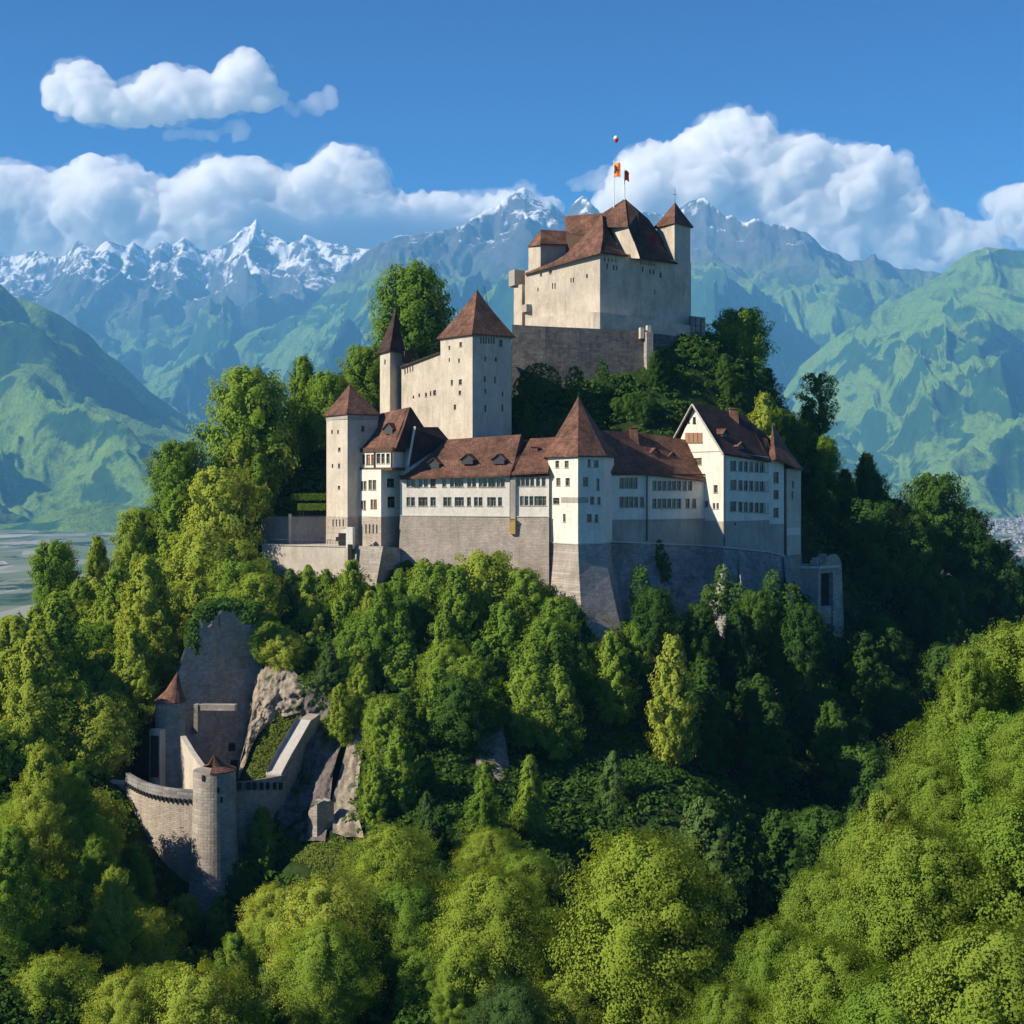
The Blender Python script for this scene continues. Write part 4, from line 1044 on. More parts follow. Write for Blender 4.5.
# left rear blocks
n2 = ring((528.5, 52.5), (540.5, 48.8), (568, 52.5), (553, 60)); z2 = ZP(244, 52)
b.walls('side_block', n2, ZP(290, 50), z2, M_keep)
h1, h2, h3, h4 = PD(527.5, 246, 52.4), PD(540.5, 243.6, 47.8), PD(569, 244.2, 52), PD(552, 245, 61)
g1, g2 = PD(541, 229.5, 53), PD(566, 231, 56)
b.roof([[h1, h2, g1], [h2, h3, g2, g1], [h3, h4, g2], [h4, h1, g1, g2]], M_tile, .22)
w1_, w2_, w3_, w4_ = PD(564.5, 216, 56), PD(602, 213, 49), PD(598, 236, 48), PD(566, 233, 52)
b.roof([[w4_, w3_, w2_, w1_], [w1_, w2_, PD(612, 236, 60), PD(570, 236, 62)], [w4_, w1_, PD(570, 236, 62)]], M_tile, .22)
mb = MB(); mb.prism([*(Vector((v[0], v[1], ZP(270, 50))) for v in (w4_, w3_, PD(612, 236, 60), PD(570, 236, 62)))], [Vector((v[0], v[1], ZP(232.5, 52) - .4)) for v in (w4_, w3_, PD(612, 236, 60), PD(570, 236, 62))]); b.part('core_block', mb, M_wood)
# stair turret of the keep
n4 = ring((657, 50), (674.5, 45), (690.3, 49.5), (673, 56)); z4 = ZP(223.5, 46)
b.walls('stair_turret', n4, ZP(345, 48), z4, M_keep, {0: [(664.5, 226.5, 2.6, 2.4)], 1: [(684, 269, 1.6, 4, 'slit')]})
b.pyramid(n4, z4, PD(675, 202, 50), M_tile, .5, .02, 'turret_roof')
mb = MB(); p = PD(675, 203, 50); mb.tube(p, p + Vector((0, 0, 3.2)), .05, .03, 5); mb.tube(p + Vector((-.5, 0, 1.7)), p + Vector((.3, 0, 1.7)), .05, n=5); b.part('weathervane', mb, M_iron)
# bartizan on the left corner
mb = MB(); n6 = ring((508.8, 55), (514.5, 52), (530, 55), (526, 60))
mb.prism([(p[0], p[1], ZP(285.5, 53)) for p in n6], [(p[0], p[1], ZP(270, 53)) for p in n6], True, True); b.part('bartizan', mb, M_grey)
mb = MB(); n7 = ring((513.8, 54), (522, 51), (530, 55), (526, 60)); mb.prism([(p[0], p[1], ZP(340, 53)) for p in n7], [(p[0], p[1], ZP(285.5, 53)) for p in n7]); b.part('bartizan_shaft', mb, M_keep)
mb = MB(); p = PD(528, 308.5, 47.5); mb.box(p, (1.7, 1.8, 1.5), .5); b.part('garderobe', mb, M_grey)
# low apron round the foot
ap_ = ring((526, 46), (593.5, 34), (600, 33.4), (694, 45), (690, 60), (530, 60))
mb = MB(); zc_ = [ZP(318, 46), ZP(312, 34), ZP(312, 33.4), ZP(326, 45), ZP(326, 60), ZP(318, 60)]
mb.prism([(p[0], p[1], ZP(350, 40)) for p in ap_], [(p[0], p[1], z) for p, z in zip(ap_, zc_)]); b.part('apron', mb, M_keep)

# ---- retaining wall below the keep
b = Bld('summit_wall', 'dark curved stone wall below the keep, overgrown along its foot', 'wall', 640, 33, 400)
o = [(512, 30), (545, 30.5), (580, 32), (615, 33.8), (646, 35.4), (651, 37), (675, 42), (694, 46), (703, 48), (703, 56), (515, 60)]
ys = [324.5, 326.5, 328, 329.5, 331.5, 333, 336, 340, 343, 343, 325]
base = ring(*o); bt = ring(*[(p, d - (2 if i < 9 else 0)) for i, (p, d) in enumerate(o)])
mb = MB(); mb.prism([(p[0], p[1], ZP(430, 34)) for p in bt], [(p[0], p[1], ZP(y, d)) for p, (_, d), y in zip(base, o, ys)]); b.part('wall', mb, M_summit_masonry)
mb = MB()
p = XY(641.5, 34.4); mb.box((p[0], p[1], ZP(333.5, 35)), (.75, 1.0, 2.1), .25); p = XY(648.5, 34.8); mb.box((p[0], p[1], ZP(332.5, 35)), (.75, 1.0, 2.6), .25); b.part('merlon', mb, M_cream)
mb = MB(); p = XY(648.5, 34.2); mb.box((p[0], p[1], ZP(368, 35)), (1.3, 1.6, 13.5), .25); b.part('buttress', mb, M_ashlar)
mb = MB()
for px, d in ((692, 45), (697, 46), (702, 47)): p = XY(px, d); mb.box((p[0], p[1], ZP(331, 46)), (.95, 1.0, 5.6), .4)
b.part('battlement', mb, M_dark_masonry)

# ---- flags and the little balloon above the keep
def cloth_mat(name, cols, scale):
    m, nt, out = new_mat(name); q = NT(nt); tc = q.n('ShaderNodeTexCoord')
    n = q.noise(tc.outputs['Object'], scale, 3, .5)
    q.principled(out, q.ramp(n, cols), .8, None, .2); return m
M_flag = cloth_mat('orange_flag_cloth', [(0.4, (0.75, 0.16, 0.03)), (0.55, (0.8, 0.28, 0.06))], 2)
M_flag2 = cloth_mat('red_flag_cloth', [(0.4, (0.62, 0.07, 0.02)), (0.6, (0.70, 0.12, 0.04))], 2)
def flag(px, d, py_foot, py_top, w, h, mat, label, emblem=False, ph=0.0):
    root = thing('flagpole', label, 'flag', PD(px, py_foot, d), 'flags on the keep'); o_ = tuple(root.location)
    a_ = Vector(o_); zt_ = ZP(py_top, d); mb = MB(); mb.tube(a_, (a_.x, a_.y, zt_), .13, .07, 8); mb.tube((a_.x, a_.y, zt_), (a_.x, a_.y, zt_ + .25), .12, .12, 6); mb.build('pole', M_pole, root, o_)
    nx, nz = 14, 10; V = []; Fq = []
    for i in range(nx + 1):
        for j in range(nz + 1):
            u, v = i / nx, j / nz
            V.append((a_.x + u * w * .86, a_.y - u * w * .55 + .2 * math.sin(u * 8 + ph + v) * u, zt_ - .15 - v * h - .35 * u * u - .12 * math.sin(u * 6 + ph)))
    for i in range(nx):
        for j in range(nz): k = i * (nz + 1) + j; Fq.append((k, k + nz + 1, k + nz + 2, k + 1))
    me = np_mesh('cloth', np.array(V) - np.array(o_), np.array(Fq), True); c = link('cloth', me, root, mat)
    md = c.modifiers.new('s', 'SOLIDIFY'); md.thickness = .03
    if emblem:
        mb = MB(); 
        for (u, v, s_) in ((.45, .3, .2), (.55, .5, .27), (.42, .7, .2), (.68, .35, .14)):
            x, z = a_.x + u * w * .86 - .3, zt_ - .15 - v * h - .35 * u * u
            mb.poly([(x + s_ * math.cos(t) * 1.1, a_.y - u * w * .55 - .25 + 0 * s_, z + s_ * 1.4 * math.sin(t)) for t in [2 * math.pi * k / 9 for k in range(9)]])
        mb.build('emblem', M_iron, c, o_)
flag(613.8, 48, 216, 162, 1.5, 2.8, M_flag, 'taller orange flag with dark emblem on the left pole of the keep', True)
flag(624.6, 48.6, 200, 170, 1.0, 2.0, M_flag2, 'plain red flag drooping from the right pole of the keep', False, 2)
root = thing('balloon', 'tiny red and white balloon floating above the flags', 'balloon', PD(616, 143.5, 50)); o_ = tuple(root.location)
mb = MB()
c = PD(616, 139, 50); prof_ = [(0, -.85), (.22, -.7), (.42, -.35), (.5, 0), (.46, .3), (.3, .58), (0, .72)]
def lathe(mb, c, pr, n=14, a0=0, a1=2 * math.pi):
    for (ra_, za), (rb_, zb_) in zip(pr, pr[1:]):
        for k in range(n):
            t0_, t1_ = a0 + (a1 - a0) * k / n, a0 + (a1 - a0) * (k + 1) / n
            mb.poly([(c[0] + ra_ * math.cos(t0_), c[1] + ra_ * math.sin(t0_), c[2] + za), (c[0] + ra_ * math.cos(t1_), c[1] + ra_ * math.sin(t1_), c[2] + za), (c[0] + rb_ * math.cos(t1_), c[1] + rb_ * math.sin(t1_), c[2] + zb_), (c[0] + rb_ * math.cos(t0_), c[1] + rb_ * math.sin(t0_), c[2] + zb_)])
lathe(mb, c, prof_[:4]); mb.build('lower_envelope', M_flag2, root, o_, True)
mb = MB(); lathe(mb, c, prof_[3:]); mb.build('upper_envelope', M_pole, root, o_, True)

# ================================================================= left terrace
b = Bld('terrace_wall', 'low pale wall holding up the terrace left of the slim tower', 'wall', 300, 4, 575)
pts = ring((262, 7), (349, 0), (352, 1), (358, 18), (262, 26)); zt = ZP(546, 3)
b.walls('wall', pts, ZP(640, 4), zt, M_cream)
b.course('coping', pts[:3], zt + .06, .16, .16, M_trim)
mb = MB()
for k in range(30): 
    p = Vector((*pts[0], 0)).lerp(Vector((*pts[1], 0)), (k + .5) / 30); mb.tube((p.x, p.y + .25, zt), (p.x, p.y + .25, zt + 1.0), .03, n=4)
p0, p1 = Vector((*pts[0], zt + 1.0)), Vector((*pts[1], zt + 1.0)); mb.tube(p0 + Vector((0, .25, 0)), p1 + Vector((0, .25, 0)), .04, n=4)
b.part('railing', mb, M_iron)
b = Bld('yard_wall', 'roofless grey yard wall standing behind the left terrace', 'wall', 290, 12, 546)
b.walls('wall', ring((261, 17), (290, 11.5), (328, 14), (328, 15), (290, 12.6), (261, 18)), ZP(560, 12), [ZP(518, 17), ZP(515.5, 11.5), ZP(516.5, 14), ZP(516.5, 15), ZP(515.5, 12.6), ZP(518, 18)], M_grey)
b.course('coping', ring((261, 17), (290, 11.5), (328, 14)), ZP(516, 13), .18, .2, M_iron)
mb = MB(); p = XY(290, 11.2); mb.box((p[0], p[1], ZP(530, 11)), (.5, .5, 5.6), .2); b.part('pier', mb, M_cream)
b = Bld('gate_pier', 'small white gateway pier with dark arch at the foot of the slim tower', 'gateway', 350, 0, 560)
mb = MB(); p = XY(350.5, .2); mb.box((p[0], p[1], ZP(538, 0)), (1.2, 1.0, 3.6), -.3); p = XY(345, 1.2); mb.box((p[0], p[1], ZP(531.5, 0)), (1.2, .8, .6), -.3); b.part('pier', mb, M_white)
mb = MB(); p = XY(343.5, 2.2); mb.box((p[0], p[1], ZP(540, 1)), (1.6, .5, 2.2), -.3); b.part('door', mb, M_dark)
mb = MB(); p = XY(350, -.6); mb.box((p[0], p[1], ZP(552, 0)), (.7, .3, 2.6), -.3); b.part('opening', mb, M_dark)
b = Bld('sloping_wall', 'pale sloping wall running from the terrace under the gallery house', 'wall', 375, -1, 570)
mb = MB(); q0 = ring((352, 1), (383, -3.6), (400, 1.2), (400, 8), (356, 8)); zz = [ZP(546, 0), ZP(546, -3), ZP(548, 1), ZP(548, 8), ZP(546, 8)]
qb = ring((350, 0), (366, -3.8), (400, 0), (400, 8), (356, 8))
mb.prism([(p[0], p[1], ZP(640, -3)) for p in qb], [(p[0], p[1], z) for p, z in zip(q0, zz)]); b.part('wall', mb, M_ashlar)
# garden table set, hedges
M_hedge = None

# ================================================================= lower gate
D2 = lambda Y: Y - Y0
def arc_pts(p0, p1, bulge, n=10):
    a, c = Vector(p0), Vector(p1); m_ = (c - a); nn = Vector((m_.y, -m_.x)).normalized()
    return [a.lerp(c, t) + nn * bulge * math.sin(math.pi * t) for t in [k / n for k in range(n + 1)]]
def thick_wall(b, name, line, zb_, zt_, th, mat, batter=0.0):
    mb = MB(); n = len(line); zt_ = zt_ if isinstance(zt_, list) else [zt_] * n
    inn = []
    for i, p in enumerate(line):
        a = line[max(i - 1, 0)]; c = line[min(i + 1, n - 1)]; t = (Vector(c) - Vector(a)).normalized(); inn.append(Vector(p) + Vector((-t.y, t.x)) * th)
    for i in range(n - 1):
        a, c, ai, ci = line[i], line[i + 1], inn[i], inn[i + 1]
        ta = (Vector(line[i + 1]) - Vector(line[i])).normalized(); o_ = Vector((ta.y, -ta.x)) * batter
        mb.poly([(a[0] + o_.x, a[1] + o_.y, zb_), (c[0] + o_.x, c[1] + o_.y, zb_), (c[0], c[1], zt_[i + 1]), (a[0], a[1], zt_[i])])
        mb.poly([(ci[0], ci[1], zb_), (ai[0], ai[1], zb_), (ai[0], ai[1], zt_[i]), (ci[0], ci[1], zt_[i + 1])])
        mb.poly([(a[0], a[1], zt_[i]), (c[0], c[1], zt_[i + 1]), (ci[0], ci[1], zt_[i + 1]), (ai[0], ai[1], zt_[i])])
    for i in (0, n - 1): mb.poly([(line[i][0], line[i][1], zb_), (inn[i][0], inn[i][1], zb_), (inn[i][0], inn[i][1], zt_[i]), (line[i][0], line[i][1], zt_[i])])
    return b.part(name, mb, mat), inn
def Q(px, Y): return ((px - 512) / F * Y, Y)
def QZ(py, Y): return CZ - (py - HOR) / F * Y
# left curved wall with parapet
b = Bld('barbican_wall', 'curved pale barbican wall left of the tapering gate tower', 'wall', 160, D2(178), 860)
ln = arc_pts(Q(126, 186), Q(198, 177.5), 1.4)
zt = [QZ(781 + 18 * math.sin(k / 10 * math.pi / 2), ln[k][1]) for k in range(11)]
thick_wall(b, 'wall', ln, 38, zt, 1.6, M_pink_masonry)
thick_wall(b, 'parapet', [p + Vector((-.05, -.12)) for p in ln], min(zt) - .1, [z + 1.15 for z in zt], .5, M_dark_masonry)
mb = MB()
for k in range(10):
    for u in (.25, .75):
        p = ln[k].lerp(ln[k + 1], u); z = zt[k] + (zt[k + 1] - zt[k]) * u; mb.box((p.x - .05, p.y - .2, z - .25), (.3, .35, .5), -.3)
b.part('corbel', mb, M_dark)
# stub to the left
b = Bld('garden_wall', 'short low wall stub leading off the barbican into the trees', 'wall', 112, D2(187), 800)
thick_wall(b, 'wall', [Q(100, 188), Q(127, 186.5)], 45, [QZ(784, 188), QZ(784, 186.5)], .8, M_dark_masonry)
thick_wall(b, 'coping', [(p[0], p[1] - .15) for p in (Q(99, 188), Q(127.5, 186.5))], QZ(784, 187), QZ(781.5, 187), 1.1, M_trim)
# tapering round tower
b = Bld('gate_tower', 'tapering round stone tower with a little brown peaked roof at the lower gate', 'tower', 215, D2(174), 910)
cx, cy = Q(214.5, 177); zt = QZ(773, 175); zb_ = 36
mb = MB(); N = 40
prf = [(2.65, zt), (2.68, zt - 4), (2.8, zt - 8), (3.05, zt - 13), (3.5, zt - 18), (4.4, zb_)]
for (ra_, za), (rb_, zb2) in zip(prf, prf[1:]):
    for k in range(N):
        t0_, t1_ = 2 * math.pi * k / N, 2 * math.pi * (k + 1) / N
        mb.poly([(cx + rb_ * math.cos(t0_), cy + rb_ * math.sin(t0_), zb2), (cx + rb_ * math.cos(t1_), cy + rb_ * math.sin(t1_), zb2), (cx + ra_ * math.cos(t1_), cy + ra_ * math.sin(t1_), za), (cx + ra_ * math.cos(t0_), cy + ra_ * math.sin(t0_), za)])
mb.poly([(cx + 2.65 * math.cos(2 * math.pi * k / N), cy + 2.65 * math.sin(2 * math.pi * k / N), zt) for k in range(N)])
b.part('wall', mb, M_ashlar, smooth=True)
ax, ay = Q(214, 176); az = QZ(754.5, 176)
rr = [(cx + 2.75 * math.cos(a_), cy + 2.75 * math.sin(a_), zt + (.1 if math.cos(a_) > -.5 else .1)) for a_ in [2 * math.pi * k / 16 for k in range(16)]]
polys = []
for k in range(16):
    p, q_ = Vector(rr[k]), Vector(rr[(k + 1) % 16]); A_ = Vector((ax, ay, az)); C_ = Vector((cx, cy, zt + .1))
    if abs(((k + .5) / 16 * 360) - 200) > 62:
        pm, qm = p.lerp(A_, .5) - Vector((0, 0, .45)), q_.lerp(A_, .5) - Vector((0, 0, .45)); polys += [[p, q_, qm, pm], [pm, qm, A_]]
b.roof(polys, M_tile, .15)
for a_, py in ((-1.9, 778), (-1.05, 800), (-1.2, 790)):
    mb = MB(); z = QZ(py, 174.5); mb.box((cx + 2.72 * math.cos(a_), cy + 2.72 * math.sin(a_), z), (.16, .3, .7), a_); b.part('arrow_slit', mb, M_dark)
# right curtain
b = Bld('gate_curtain', 'grey curtain wall right of the tapering tower with a covered parapet', 'wall', 258, D2(180), 815)
l2 = [Q(232, 178.5), Q(246, 179.5), Q(262, 181.5), Q(276, 184), Q(285, 186)]
thick_wall(b, 'wall', l2, 40, [QZ(y, p[1]) for y, p in zip((788, 787, 785, 783, 782), l2)], 1.4, M_ashlar)
thick_wall(b, 'parapet', [(p[0] + .05, p[1] - .12) for p in l2], QZ(790, 180), [QZ(y, p[1]) for y, p in zip((783, 781.5, 779, 776.5, 775), l2)], .5, M_dark_masonry)
mb = MB()
for px, Y in ((240, 178.9), (249, 179.7), (255, 180.5), (262, 181.4), (268, 182.5), (275, 183.7), (281, 185)):
    p = Q(px, Y); mb.box((p[0] + .05, p[1] - .35, QZ(785.5, Y)), (.4, .3, .9), .5)
b.part('opening', mb, M_dark)
# climbing wall with bright walkway
b = Bld('climbing_wall', 'wall climbing the slope to the rocks with a bright stair walk on top', 'wall', 300, D2(192), 790)
l3 = [Q(279, 185.5), Q(289, 188.5), Q(300, 192), Q(309, 195), Q(320, 198)]; zt = [QZ(y, p[1]) for y, p in zip((776, 757, 738, 722, 714), l3)]
thick_wall(b, 'wall', l3, 42, zt, 1.9, M_ashlar)
mb = MB()
for i in range(3):
    a, c = Vector((*l3[i], zt[i])), Vector((*l3[i + 1], zt[i + 1])); t = Vector((c.x - a.x, c.y - a.y, 0)).normalized(); nn = Vector((-t.y, t.x, 0))
    mb.thick([[tuple(a + nn * -.3 + Vector((0, 0, .3))), tuple(c + nn * -.3 + Vector((0, 0, .3))), tuple(c + nn * 1.9 + Vector((0, 0, .3))), tuple(a + nn * 1.9 + Vector((0, 0, .3)))]], .28)
b.part('walkway', mb, M_trim)
mb = MB()
for i in range(3):
    a, c = Vector((*l3[i], zt[i] + .3)), Vector((*l3[i + 1], zt[i + 1] + .3)); t = Vector((c.x - a.x, c.y - a.y, 0)).normalized(); nn = Vector((-t.y, t.x, 0)) * 1.75
    mb.thick([[tuple(a + nn), tuple(c + nn), tuple(c + nn + Vector((0, 0, .7))), tuple(a + nn + Vector((0, 0, .7)))]], .05)
b.part('side_wall', mb, M_grey)
# fin wall
b = Bld('fin_wall', 'steep pale fin of wall dropping behind the tapering tower', 'wall', 185, D2(184), 790)
l4 = [Q(180.5, 190), Q(190, 184), Q(202, 178.5)]
thick_wall(b, 'wall', l4, 44, [QZ(736, 190), QZ(752, 184), QZ(769, 178.5)], .7, M_cream)
# rear round tower with half cone roof
b = Bld('rear_round_tower', 'round grey tower with half a conical brown roof against the great rock wall', 'tower', 168, D2(194), 780)
cx, cy = Q(170, 195); zt = QZ(702, 194)
mb = MB()
for k in range(28):
    t0_, t1_ = 2 * math.pi * k / 28, 2 * math.pi * (k + 1) / 28
    mb.poly([(cx + 2.2 * math.cos(t0_), cy + 2.2 * math.sin(t0_), 45), (cx + 2.2 * math.cos(t1_), cy + 2.2 * math.sin(t1_), 45), (cx + 2.0 * math.cos(t1_), cy + 2.0 * math.sin(t1_), zt), (cx + 2.0 * math.cos(t0_), cy + 2.0 * math.sin(t0_), zt)])
mb.poly([(cx + 2 * math.cos(2 * math.pi * k / 28), cy + 2 * math.sin(2 * math.pi * k / 28), zt) for k in range(28)])
b.part('wall', mb, M_ashlar, smooth=True)
A_ = Vector((cx + .9, cy + .8, QZ(672, 195))); polys = []
for k in range(18):
    p = Vector((cx + 2.2 * math.cos(2 * math.pi * k / 18), cy + 2.2 * math.sin(2 * math.pi * k / 18), zt)); q_ = Vector((cx + 2.2 * math.cos(2 * math.pi * (k + 1) / 18), cy + 2.2 * math.sin(2 * math.pi * (k + 1) / 18), zt))
    pm, qm = p.lerp(A_, .5) - Vector((0, 0, .5)), q_.lerp(A_, .5) - Vector((0, 0, .5)); polys += [[p, q_, qm, pm], [pm, qm, A_]]
b.roof(polys, M_tile, .15)
mb = MB(); thick_wall(b, 'arched_annex', arc_pts(Q(149, 194), Q(160, 191.5), .5, 6), 44, [QZ(y, 193) for y in (740, 731, 729, 728, 728, 728, 728)], 1.2, M_cream)
mb = MB(); p = Q(155.5, 191.8); mb.box((p[0], p[1], QZ(756, 192)), (1.1, .8, 5.6), -.2); b.part('opening', mb, M_dark)

# great shield wall / cut rock behind the lower gate
def rock_patch(name, grid, mat, amp, freq, res=26, kind='structure', seed=0, ledge=0.0, cling=True, lift=1.2):
    """sheet of rock through a grid of measured points, roughened; grid[j][i]"""
    G = np.array(grid, float); nj, ni = G.shape[:2]
    def bil(A, u, v):
        U, Vv = np.meshgrid(u, v); i0 = np.minimum(U.astype(int), A.shape[1] - 2); j0 = np.minimum(Vv.astype(int), A.shape[0] - 2); fu = (U - i0)[..., None]; fv = (Vv - j0)[..., None]
        return A[j0, i0] * (1 - fu) * (1 - fv) + A[j0, i0 + 1] * fu * (1 - fv) + A[j0 + 1, i0] * (1 - fu) * fv + A[j0 + 1, i0 + 1] * fu * fv
    if cling:                                # lie on the hillside: measure how far the ground is along each direction
        H = bil(G, np.linspace(0, ni - 1, (ni - 1) * 3 + 1), np.linspace(0, nj - 1, (nj - 1) * 3 + 1)); D_ = H[..., 2] * 0 + 260.
        for Yt in np.arange(260, 130, -1.0):
            hitg = ground((H[..., 0] - 512) / F * Yt, D_ * 0 + Yt, False) > CZ - (H[..., 1] - HOR) / F * Yt
            D_ = np.where(hitg, Yt, D_)
        H[..., 2] = D_ - lift; G = H; nj, ni = G.shape[:2]; res = max(res // 3, 3)
    P_ = bil(G, np.linspace(0, ni - 1, (ni - 1) * res + 1), np.linspace(0, nj - 1, (nj - 1) * res + 1))
    P_ = np.stack([(P_[..., 0] - 512) / F * P_[..., 2], P_[..., 2], CZ - (P_[..., 1] - HOR) / F * P_[..., 2]], -1)
    n_ = fbm(P_[..., 0] * freq + seed, P_[..., 2] * freq + seed, 6, .6) * amp - ridged(P_[..., 0] * freq * .5 + seed, P_[..., 2] * freq * .35, 5) * amp * 1.2
    P_[..., 1] += n_; P_[..., 2] += ledge * np.abs(perlin(P_[..., 0] * freq * 2, P_[..., 2] * freq * 2))
    m_ = P_.shape[1]; k = P_.shape[0]; i = np.arange(k - 1)[:, None] * m_ + np.arange(m_ - 1)[None]
    o = link(name, np_mesh(name, P_.reshape(-1, 3), np.stack([i, i + 1, i + m_ + 1, i + m_], -1).reshape(-1, 4), False), mat=mat)
    return tag(o, kind=kind) if kind else o
def rock_mat(name, col, streak=1.0):
    m, nt, out = new_mat(name); q = NT(nt); geo = q.n('ShaderNodeNewGeometry'); pos = geo.outputs['Position']
    a = q.noise(q.mapping(pos, (1, 1, .35)), .8, 9, .7); f_ = q.noise(pos, 3.5, 6, .7); w = q.noise(pos, .2, 4, .6)
    c = q.ramp(a, [(.3, tuple(k * .4 for k in col)), (.5, tuple(k * .85 for k in col)), (.68, tuple(k * 1.25 for k in col))])
    c = q.mul(c, q.ramp(f_, [(.3, (.65, .65, .65)), (.65, (1.1, 1.1, 1.1))]))
    c = q.mix(q.mr(w, .58, .66), c, (0.04, 0.06, 0.02))
    q.principled(out, c, .95, q.bump(q.math('ADD', a, q.math('MULTIPLY', f_, .5)), .9, .6), .1); return m
M_rock_d = rock_mat('dark_cut_rock', (0.22, 0.19, 0.175)); M_rock_l = rock_mat('pale_rock', (0.42, 0.36, 0.28))
b = Bld('shield_wall', 'huge dark rounded wall built against the cliff behind the lower gate', 'wall', 215, D2(206), 780)
g = [[(205, 606, 210), (225, 601, 212), (245, 602, 214.5), (262, 608, 217)], [(186, 650, 205), (212, 640, 208.5), (240, 640, 212), (262, 650, 214)], [(170, 700, 201), (200, 700, 205), (228, 700, 209), (251, 700, 211)], [(166, 745, 197), (195, 745, 201), (222, 745, 205), (244, 745, 207)], [(165, 800, 193), (195, 800, 197), (218, 800, 201), (240, 800, 203)]]
o = rock_patch('wall', g, M_ashlar, .3, .5, 16, None, 4, cling=False)
o.parent = b.root; o.matrix_parent_inverse = Matrix.Translation(-Vector(b.o)); o.name = 'wall'
mb = MB(); p = Q(218, 201.5); mb.box((p[0], p[1], QZ(706.5, 202)), (5.2, 1.4, .8), -.05); p = Q(197, 201.5); mb.box((p[0], p[1], QZ(718, 202)), (.6, 1.4, 4.2), -.05); b.part('buttress', mb, M_ashlar)
mb = MB(); 
for px, py in ((232, 747), (234, 764)): p = Q(px, 198.3); mb.box((p[0], p[1], QZ(py, 198.3)), (.9, 1.2, 1.0), .1)
b.part('opening', mb, M_dark)
mb = MB(); mb.tube(W(186, 650, 208.5), W(170, 698, 203.5), .35, n=5); mb.tube(W(205, 606, 212.5), W(186, 650, 208.5), .35, n=5); b.part('coping', mb, M_iron)
rock_patch('pale_cliff', [[(252, 664, 210), (268, 660, 210), (290, 664, 209), (312, 690, 207)], [(248, 700, 206), (262, 693, 207), (282, 695, 206), (308, 710, 203)], [(242, 740, 203), (254, 725, 202), (270, 706, 201), (298, 713, 198)], [(236, 785, 197), (243, 770, 195), (254, 742, 193), (268, 720, 188)]], M_rock_l, 1.0, .45, 26, seed=2)
rock_patch('grey_cliff', [[(325, 650, 212), (345, 645, 212), (362, 650, 212)], [(305, 700, 207), (335, 700, 206), (352, 700, 206)], [(285, 760, 199), (312, 765, 196), (335, 770, 194)], [(268, 830, 186), (295, 838, 182), (325, 842, 180)]], M_rock_d, 1.8, .22, 24, seed=6)
rock_patch('slope_rock', [[(462, 680, 212), (478, 676, 212), (500, 690, 211)], [(468, 725, 205), (485, 722, 205), (505, 735, 204)], [(478, 770, 198), (495, 775, 197), (512, 780, 197)]], M_rock_l, 1.6, .3, 18, seed=9)
rock_patch('foot_path', [[(352, 726, 197), (360, 726, 197), (366, 730, 197)], [(342, 765, 191), (352, 765, 191), (360, 768, 191)], [(332, 800, 185), (344, 802, 185), (356, 806, 185)], [(333, 832, 180.5), (346, 836, 180), (364, 838, 179.5)]], M_rock_l, .35, .5, 10, seed=3)
rock_patch('foot_path', [[(370, 900, 160), (379, 900, 160)], [(374, 935, 154), (384, 935, 154)], [(380, 970, 148), (392, 972, 148)]], M_rock_l, .25, .5, 10, seed=5)
b = Bld('ruined_wall', 'small broken rubble wall stub on the grassy ledge beside the path', 'wall', 321, D2(180), 830)
ln_ = [Q(x, 178.6 + abs(x - 317) * .09) for x in (308.5, 311, 314, 317, 320, 324, 328, 331, 334)]
thick_wall(b, 'wall', ln_, 53.5, [QZ(y, 179) for y in (812, 808, 806, 803.5, 802, 801, 802.5, 801.5, 806)], 1.5, M_ashlar)
# ================================================================= foliage
def leaf_mat(name, c0, c1, trans=0.40, var=0.09):
    m, nt, out = new_mat(name); q = NT(nt)
    oi = q.n('ShaderNodeObjectInfo'); geo = q.n('ShaderNodeNewGeometry'); tc = q.n('ShaderNodeTexCoord')
    n = q.noise(geo.outputs['Position'], .35, 5, .65)
    c = q.mix(q.mr(q.math('ADD', q.math('MULTIPLY', oi.outputs['Random'], .6), q.math('MULTIPLY', n, .8)), .35, 1.05), c0, c1)
    isl = q.mr(geo.outputs['Random Per Island'], 0, 1, 1 - var, 1 + var)
    cb = q.n('ShaderNodeCombineColor'); 
    for k in range(3): q.l(isl, cb.inputs[k])
    c = q.mul(c, cb.outputs[0])
    d = q.n('ShaderNodeBsdfDiffuse'); t = q.n('ShaderNodeBsdfTranslucent'); mx = q.n('ShaderNodeMixShader'); mx.inputs[0].default_value = trans
    q.l(c, d.inputs[0]); q.l(q.mul(c, (1.35, 1.25, .6)), t.inputs[0]); q.l(d.outputs[0], mx.inputs[1]); q.l(t.outputs[0], mx.inputs[2]); q.l(mx.outputs[0], out.inputs[0])
    return m
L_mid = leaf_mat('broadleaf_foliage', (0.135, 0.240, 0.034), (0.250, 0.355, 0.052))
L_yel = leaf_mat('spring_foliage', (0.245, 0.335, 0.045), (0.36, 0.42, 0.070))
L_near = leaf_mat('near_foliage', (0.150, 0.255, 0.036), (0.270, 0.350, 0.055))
L_dark = leaf_mat('deep_and_shaded_foliage', (0.048, 0.110, 0.024), (0.095, 0.180, 0.032))  # deep green; also carries the right flank's shade in the leaf colour
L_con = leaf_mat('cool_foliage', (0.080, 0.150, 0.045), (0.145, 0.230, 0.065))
M_bark = flat_mat('bark', (0.07, 0.055, 0.04))

